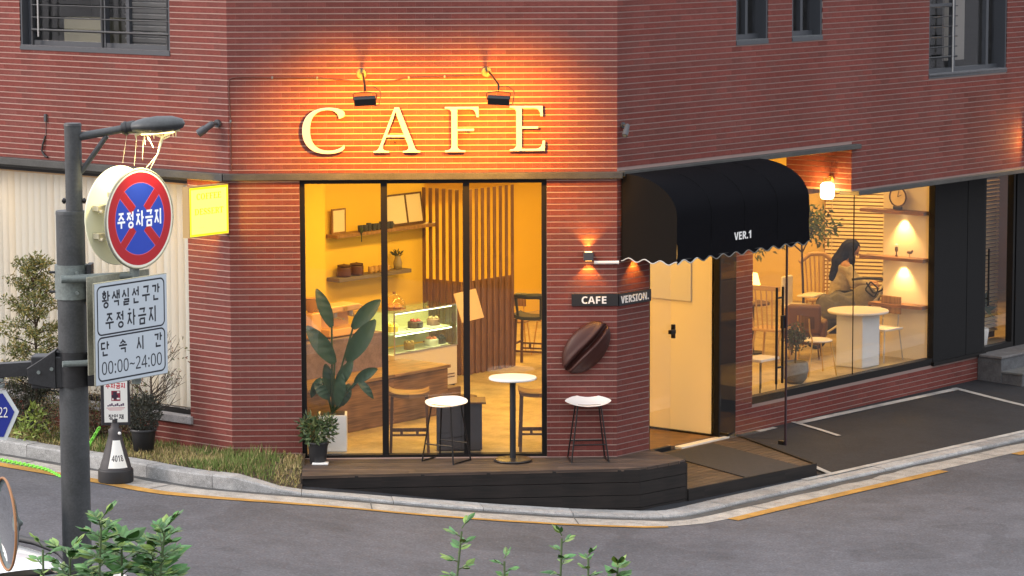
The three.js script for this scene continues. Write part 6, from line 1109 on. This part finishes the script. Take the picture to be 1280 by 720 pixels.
{ // airy evergreen in front of the left window
  const r = rng(61), st = [[[0, 0, 0], [0.02, 1.2, 0], 0.022, 0.014], [[0.02, 1.2, 0], [-0.01, 2.02, 0], 0.014, 0.005]], bl = [];
  for (let k = 0; k < 46; k++) { const y = 0.55 + 1.42 * (k / 46), a = k * 2.4, l = (0.44 - 0.16 * (y - 0.5)) * (0.6 + 0.6 * r()), e = [Math.cos(a) * l, y + 0.1 + 0.1 * r(), Math.sin(a) * l * 0.7]; st.push([[0.01, y, 0], e, 0.008, 0.003]); bl.push([e[0] * 0.62, e[1] - 0.03, e[2] * 0.62, 0.1, 0.06, 0.09], [e[0], e[1], e[2], 0.085, 0.06, 0.085]); }
  bl.push([0, 2.0, 0, 0.05, 0.08, 0.05]);
  bush('evergreen_tree', 'young airy evergreen tree in front of the cream blind at the left edge', 'tree', bedPt(-2.72, 0.5), { seed: 62, blobs: bl, leaves: 7000, size: 0.045, tint: [0.13, 0.15, 0.045], mix: [0.35, [0.27, 0.22, 0.07]], stems: st, stemName: 'trunk', leafName: 'crown', loose: true });
}
{ const r = rng(63), stems = []; for (let k = 0; k < 26; k++) { const a = r() * 6.3; stems.push([[0, 0, 0], [Math.cos(a) * 0.25 * r(), 0.35 + 0.4 * r(), Math.sin(a) * 0.2], 0.008, 0.003]); }
  bush('dark_shrub', 'dark green shrub at the foot of the airy evergreen tree', 'shrub', bedPt(-2.85, 0.45), { seed: 64, blobs: [[-0.05, 0.45, 0, 0.24, 0.4, 0.2], [0.12, 0.3, 0.05, 0.2, 0.3, 0.2]], leaves: 3200, size: 0.04, tint: [0.03, 0.035, 0.02], stems });
  bush('brown_hedge', 'brownish low hedge behind the street light pole', 'hedge', bedPt(-2.0, 0.42), { seed: 65, blobs: [[-0.2, 0.3, 0, 0.35, 0.32, 0.22], [0.3, 0.3, 0, 0.4, 0.34, 0.22], [0.75, 0.22, 0, 0.25, 0.26, 0.2]], leaves: 4200, size: 0.035, tint: [0.11, 0.075, 0.035], mix: [0.35, [0.07, 0.085, 0.03]], stems: stems.map((s) => [[s[0][0] + 0.2, 0, 0], [s[1][0] * 2.4 + 0.2, s[1][1] * 0.8, s[1][2]], 0.006, 0.002]) });
  bush('brown_hedge', 'reddish sparse hedge left of the street light pole at the curb', 'hedge', bedPt(-3.6, 0.42), { seed: 66, blobs: [[-0.4, 0.28, 0, 0.5, 0.34, 0.24], [0.3, 0.24, 0, 0.45, 0.3, 0.24]], leaves: 3600, size: 0.035, tint: [0.12, 0.07, 0.035], mix: [0.3, [0.08, 0.09, 0.03]], stems: stems.map((s) => [[s[0][0], 0, 0], [s[1][0] * 2.6, s[1][1] * 0.8, s[1][2]], 0.006, 0.002]) });
  bush('weed', 'bright yellow-green weed at the curb left of the street light pole', 'weed', bedPt(-2.45, 0.75), { seed: 67, blobs: [[0, 0.22, 0, 0.14, 0.2, 0.1], [-0.1, 0.1, 0.03, 0.14, 0.1, 0.1]], leaves: 190, size: 0.085, tint: [0.2, 0.26, 0.05], stems: [[[0, 0, 0], [0.02, 0.36, 0], 0.006, 0.003], [[0, 0, 0], [-0.1, 0.24, 0.02], 0.006, 0.003]] });
}
{ // bare shrub with a few leaves
  const r = rng(71), st = [[[0, 0, 0], [0.01, 0.7, 0], 0.02, 0.014], [[0.01, 0.7, 0], [0.0, 1.2, 0], 0.012, 0.004]];
  for (let k = 0; k < 40; k++) { const y = 0.35 + 0.75 * r(), s = r() < 0.5 ? -1 : 1, l = 0.16 + 0.24 * r(), e = [s * l, y + 0.1 + 0.28 * r(), 0.3 * (r() - 0.5)]; st.push([[0.01, y, 0], e, 0.006, 0.002]); for (let j = 0; j < 3; j++) { const f = 0.35 + 0.6 * r(); st.push([[e[0] * f, y + (e[1] - y) * f, e[2] * f], [e[0] * f + s * 0.1 * r(), y + (e[1] - y) * f + 0.13, e[2] + 0.1 * (r() - 0.5)], 0.003, 0.0012]); } }
  bush('bare_shrub', 'thin bare-twigged shrub with few leaves right of the white time plates', 'shrub', bedPt(-0.92, 0.38), { seed: 72, blobs: [[0.28, 1.0, 0, 0.16, 0.3, 0.1], [0.4, 1.22, 0, 0.08, 0.12, 0.08], [-0.25, 0.8, 0, 0.22, 0.4, 0.1]], leaves: 130, size: 0.05, tint: [0.1, 0.11, 0.035], mix: [0.4, [0.16, 0.07, 0.03]], stems: st });
  const s2 = []; for (let k = 0; k < 26; k++) s2.push([[0, 0, 0], [(r() - 0.5) * 0.6, 0.35 + 0.55 * r(), (r() - 0.5) * 0.2], 0.005, 0.0015]);
  bush('red_shrub', 'thin russet shrub behind the cone notice', 'shrub', bedPt(-1.25, 0.34), { seed: 73, blobs: [[0, 0.5, 0, 0.3, 0.42, 0.12]], leaves: 420, size: 0.03, tint: [0.17, 0.06, 0.03], mix: [0.3, [0.12, 0.08, 0.03]], stems: s2 });
}
function pottedBush(label, p, o) {
  const t = bush('potted_bush', label, 'potted plant', p, o);
  obj('pot', lathe([[0, 0], [o.r * 0.78, 0], [o.r, o.h * 0.9], [o.r * 1.08, o.h * 0.9], [o.r * 1.08, o.h], [o.r * 0.92, o.h], [o.r * 0.9, o.h * 0.88], [0, o.h * 0.88]], 30), o.pm, t); obj('soil', cyl(o.r * 0.9, o.r * 0.9, 0.01, 0, o.h * 0.86, 0), M.soil, t); return t;
}
pottedBush('dark rounded bush in a black pot between the cone notice and the left window', bedPt(-0.9, 0.52), { seed: 81, blobs: [[0, 0.46, 0, 0.22, 0.22, 0.2]], leaves: 2400, size: 0.034, tint: [0.028, 0.032, 0.022], stems: [[[0, 0.2, 0], [0, 0.5, 0], 0.012, 0.006]], r: 0.14, h: 0.28, pm: M.black });
{ const t = pottedBush('small leafy green plant in a black pot at the left end of the deck', V(-3.37, 0.466, 0.36), { seed: 82, blobs: [[0, 0.36, 0, 0.2, 0.15, 0.18], [0.06, 0.44, 0, 0.13, 0.1, 0.12], [-0.1, 0.42, 0, 0.1, 0.12, 0.1]], leaves: 620, size: 0.07, tint: [0.06, 0.1, 0.035], mix: [0.25, [0.14, 0.16, 0.06]], stems: [[[0, 0.2, 0], [0.1, 0.45, 0], 0.006, 0.003], [[0, 0.2, 0], [-0.1, 0.45, 0.03], 0.006, 0.003], [[0, 0.2, 0], [0, 0.48, 0.0], 0.006, 0.003]], r: 0.115, h: 0.25, pm: mat(0.02, 0.02, 0.022, 0.6) }); obj('saucer', RB(0.18, 0.02, 0.12, 0.006, 0.03, 0.012, 0.08), M.white, t); }
// ---- saplings on the near bank, tops in the frame
function sapling(label, x, yTop, z, o) {
  const y0 = 4.42, t = thing('sapling', label, 'sapling', V(x, y0, z), 0), r = rng(o.seed), L = [], H = yTop - y0, lean = o.lean ?? 0, st = [];
  const N = o.n ?? 11; st.push(tube([[0, -0.1, 0], [lean * 0.3, H * 0.5, 0.0], [lean, H - 0.01, 0]], 0.0038, 20, 6));
  const leafAt = (q, d, len) => { const s = d.clone().cross(V(0, 1, 0.3)).normalize(); if (s.lengthSq() < 0.1) s.set(1, 0, 0); L.push([q, d, s.applyAxisAngle(d, (r() - 0.5) * 1.2), len, len * (o.fat ?? 0.42), tint(r, r() < 0.35 ? [0.15, 0.24, 0.05] : (o.tint ?? [0.06, 0.165, 0.04]), 0.35)]); };
  for (let k = 0; k < N; k++) {
    const f = o.bare ? o.bare + (1 - o.bare) * k / (N - 1) : 0.3 + 0.7 * k / (N - 1), q = V(lean * f * f, H * f, 0), a = k * 2.4 + o.seed, up = k === N - 1 ? 1.2 : 0.15 + 0.5 * f * f, d = V(Math.cos(a), up, Math.sin(a) * 0.8).normalize(), rl = (o.reach ?? 0.07) * (1.1 - 0.65 * f) * (0.7 + 0.6 * r()), e = q.clone().addScaledVector(d, rl);
    st.push(rod([q.x, q.y, q.z], [e.x, e.y, e.z], 0.0022, 0.0014, 5));
    const m = o.leaflets ?? 5; for (let j = 0; j < m; j++) { const g = (j + 1) / m, p = q.clone().lerp(e, 0.25 + 0.75 * g), side = j % 2 ? 1 : -1, dd = (j === m - 1 ? d.clone() : d.clone().applyAxisAngle(V(0, 1, 0), side * 0.95)).add(V(0, -0.15 + 0.2 * r(), 0)).normalize(); leafAt(p, dd, (o.leaf ?? 0.045) * (0.65 + 0.6 * r()) * (1.15 - 0.4 * f)); }
  }
  obj('stem', st, mat(0.08, 0.12, 0.05, 0.8), t); leafMesh('leaves', L, t, true); return t;
}
sapling('leafy sapling in the bottom foreground, tall one below the deck at left of centre', -1.375, 4.938, 26, { seed: 3, lean: 0.035, bare: 0.55, n: 10, leaf: 0.052, reach: 0.06 });
sapling('short leafy sapling top in the bottom foreground, second of the group from the left', -1.21, 4.855, 26.05, { seed: 5, bare: 0.6, n: 9, leaf: 0.04, reach: 0.045 });
sapling('leafy sapling in the bottom foreground, tall one left of the round-leaved shoot', -1.045, 4.915, 26, { seed: 8, lean: 0.01, bare: 0.6, n: 9, leaf: 0.05, reach: 0.055 });
sapling('small pale sapling top in the bottom foreground, just right of a taller one', -0.955, 4.862, 26.04, { seed: 9, bare: 0.65, n: 8, leaf: 0.045, reach: 0.04 });
sapling('small bright shoot with upright round leaves, rightmost in the bottom foreground', -0.865, 4.825, 26, { seed: 12, bare: 0.8, n: 7, leaf: 0.06, reach: 0.015, fat: 0.65, tint: [0.07, 0.18, 0.04] });
sapling('leafy sapling before the street light pole, tallest of the lower left clump', -2.455, 4.975, 26.02, { seed: 14, lean: 0.02, bare: 0.42, n: 24, leaf: 0.058, reach: 0.08, leaflets: 9 });
sapling('dense sapling at the right side of the lower left clump', -2.285, 4.94, 26, { seed: 17, lean: 0.04, bare: 0.42, n: 28, leaf: 0.055, reach: 0.1, leaflets: 10 });
sapling('broad-leaved sapling in the middle of the lower left clump', -2.385, 4.9, 25.94, { seed: 19, bare: 0.4, n: 18, leaf: 0.085, reach: 0.07, fat: 0.55, leaflets: 5 });
sapling('thin sapling over the white car roof in the lower left clump', -2.61, 4.895, 26.05, { seed: 21, bare: 0.5, n: 9, leaf: 0.05, reach: 0.07, leaflets: 4 });
sapling('low leafy sapling at the left edge of the lower left clump', -2.55, 4.85, 25.9, { seed: 23, bare: 0.4, n: 20, leaf: 0.065, reach: 0.11, leaflets: 8 });
sapling('low dense sapling under the lower left clump', -2.3, 4.87, 25.85, { seed: 26, bare: 0.4, n: 24, leaf: 0.085, reach: 0.12, fat: 0.5, leaflets: 8 });
renderer.render(scene, camera);
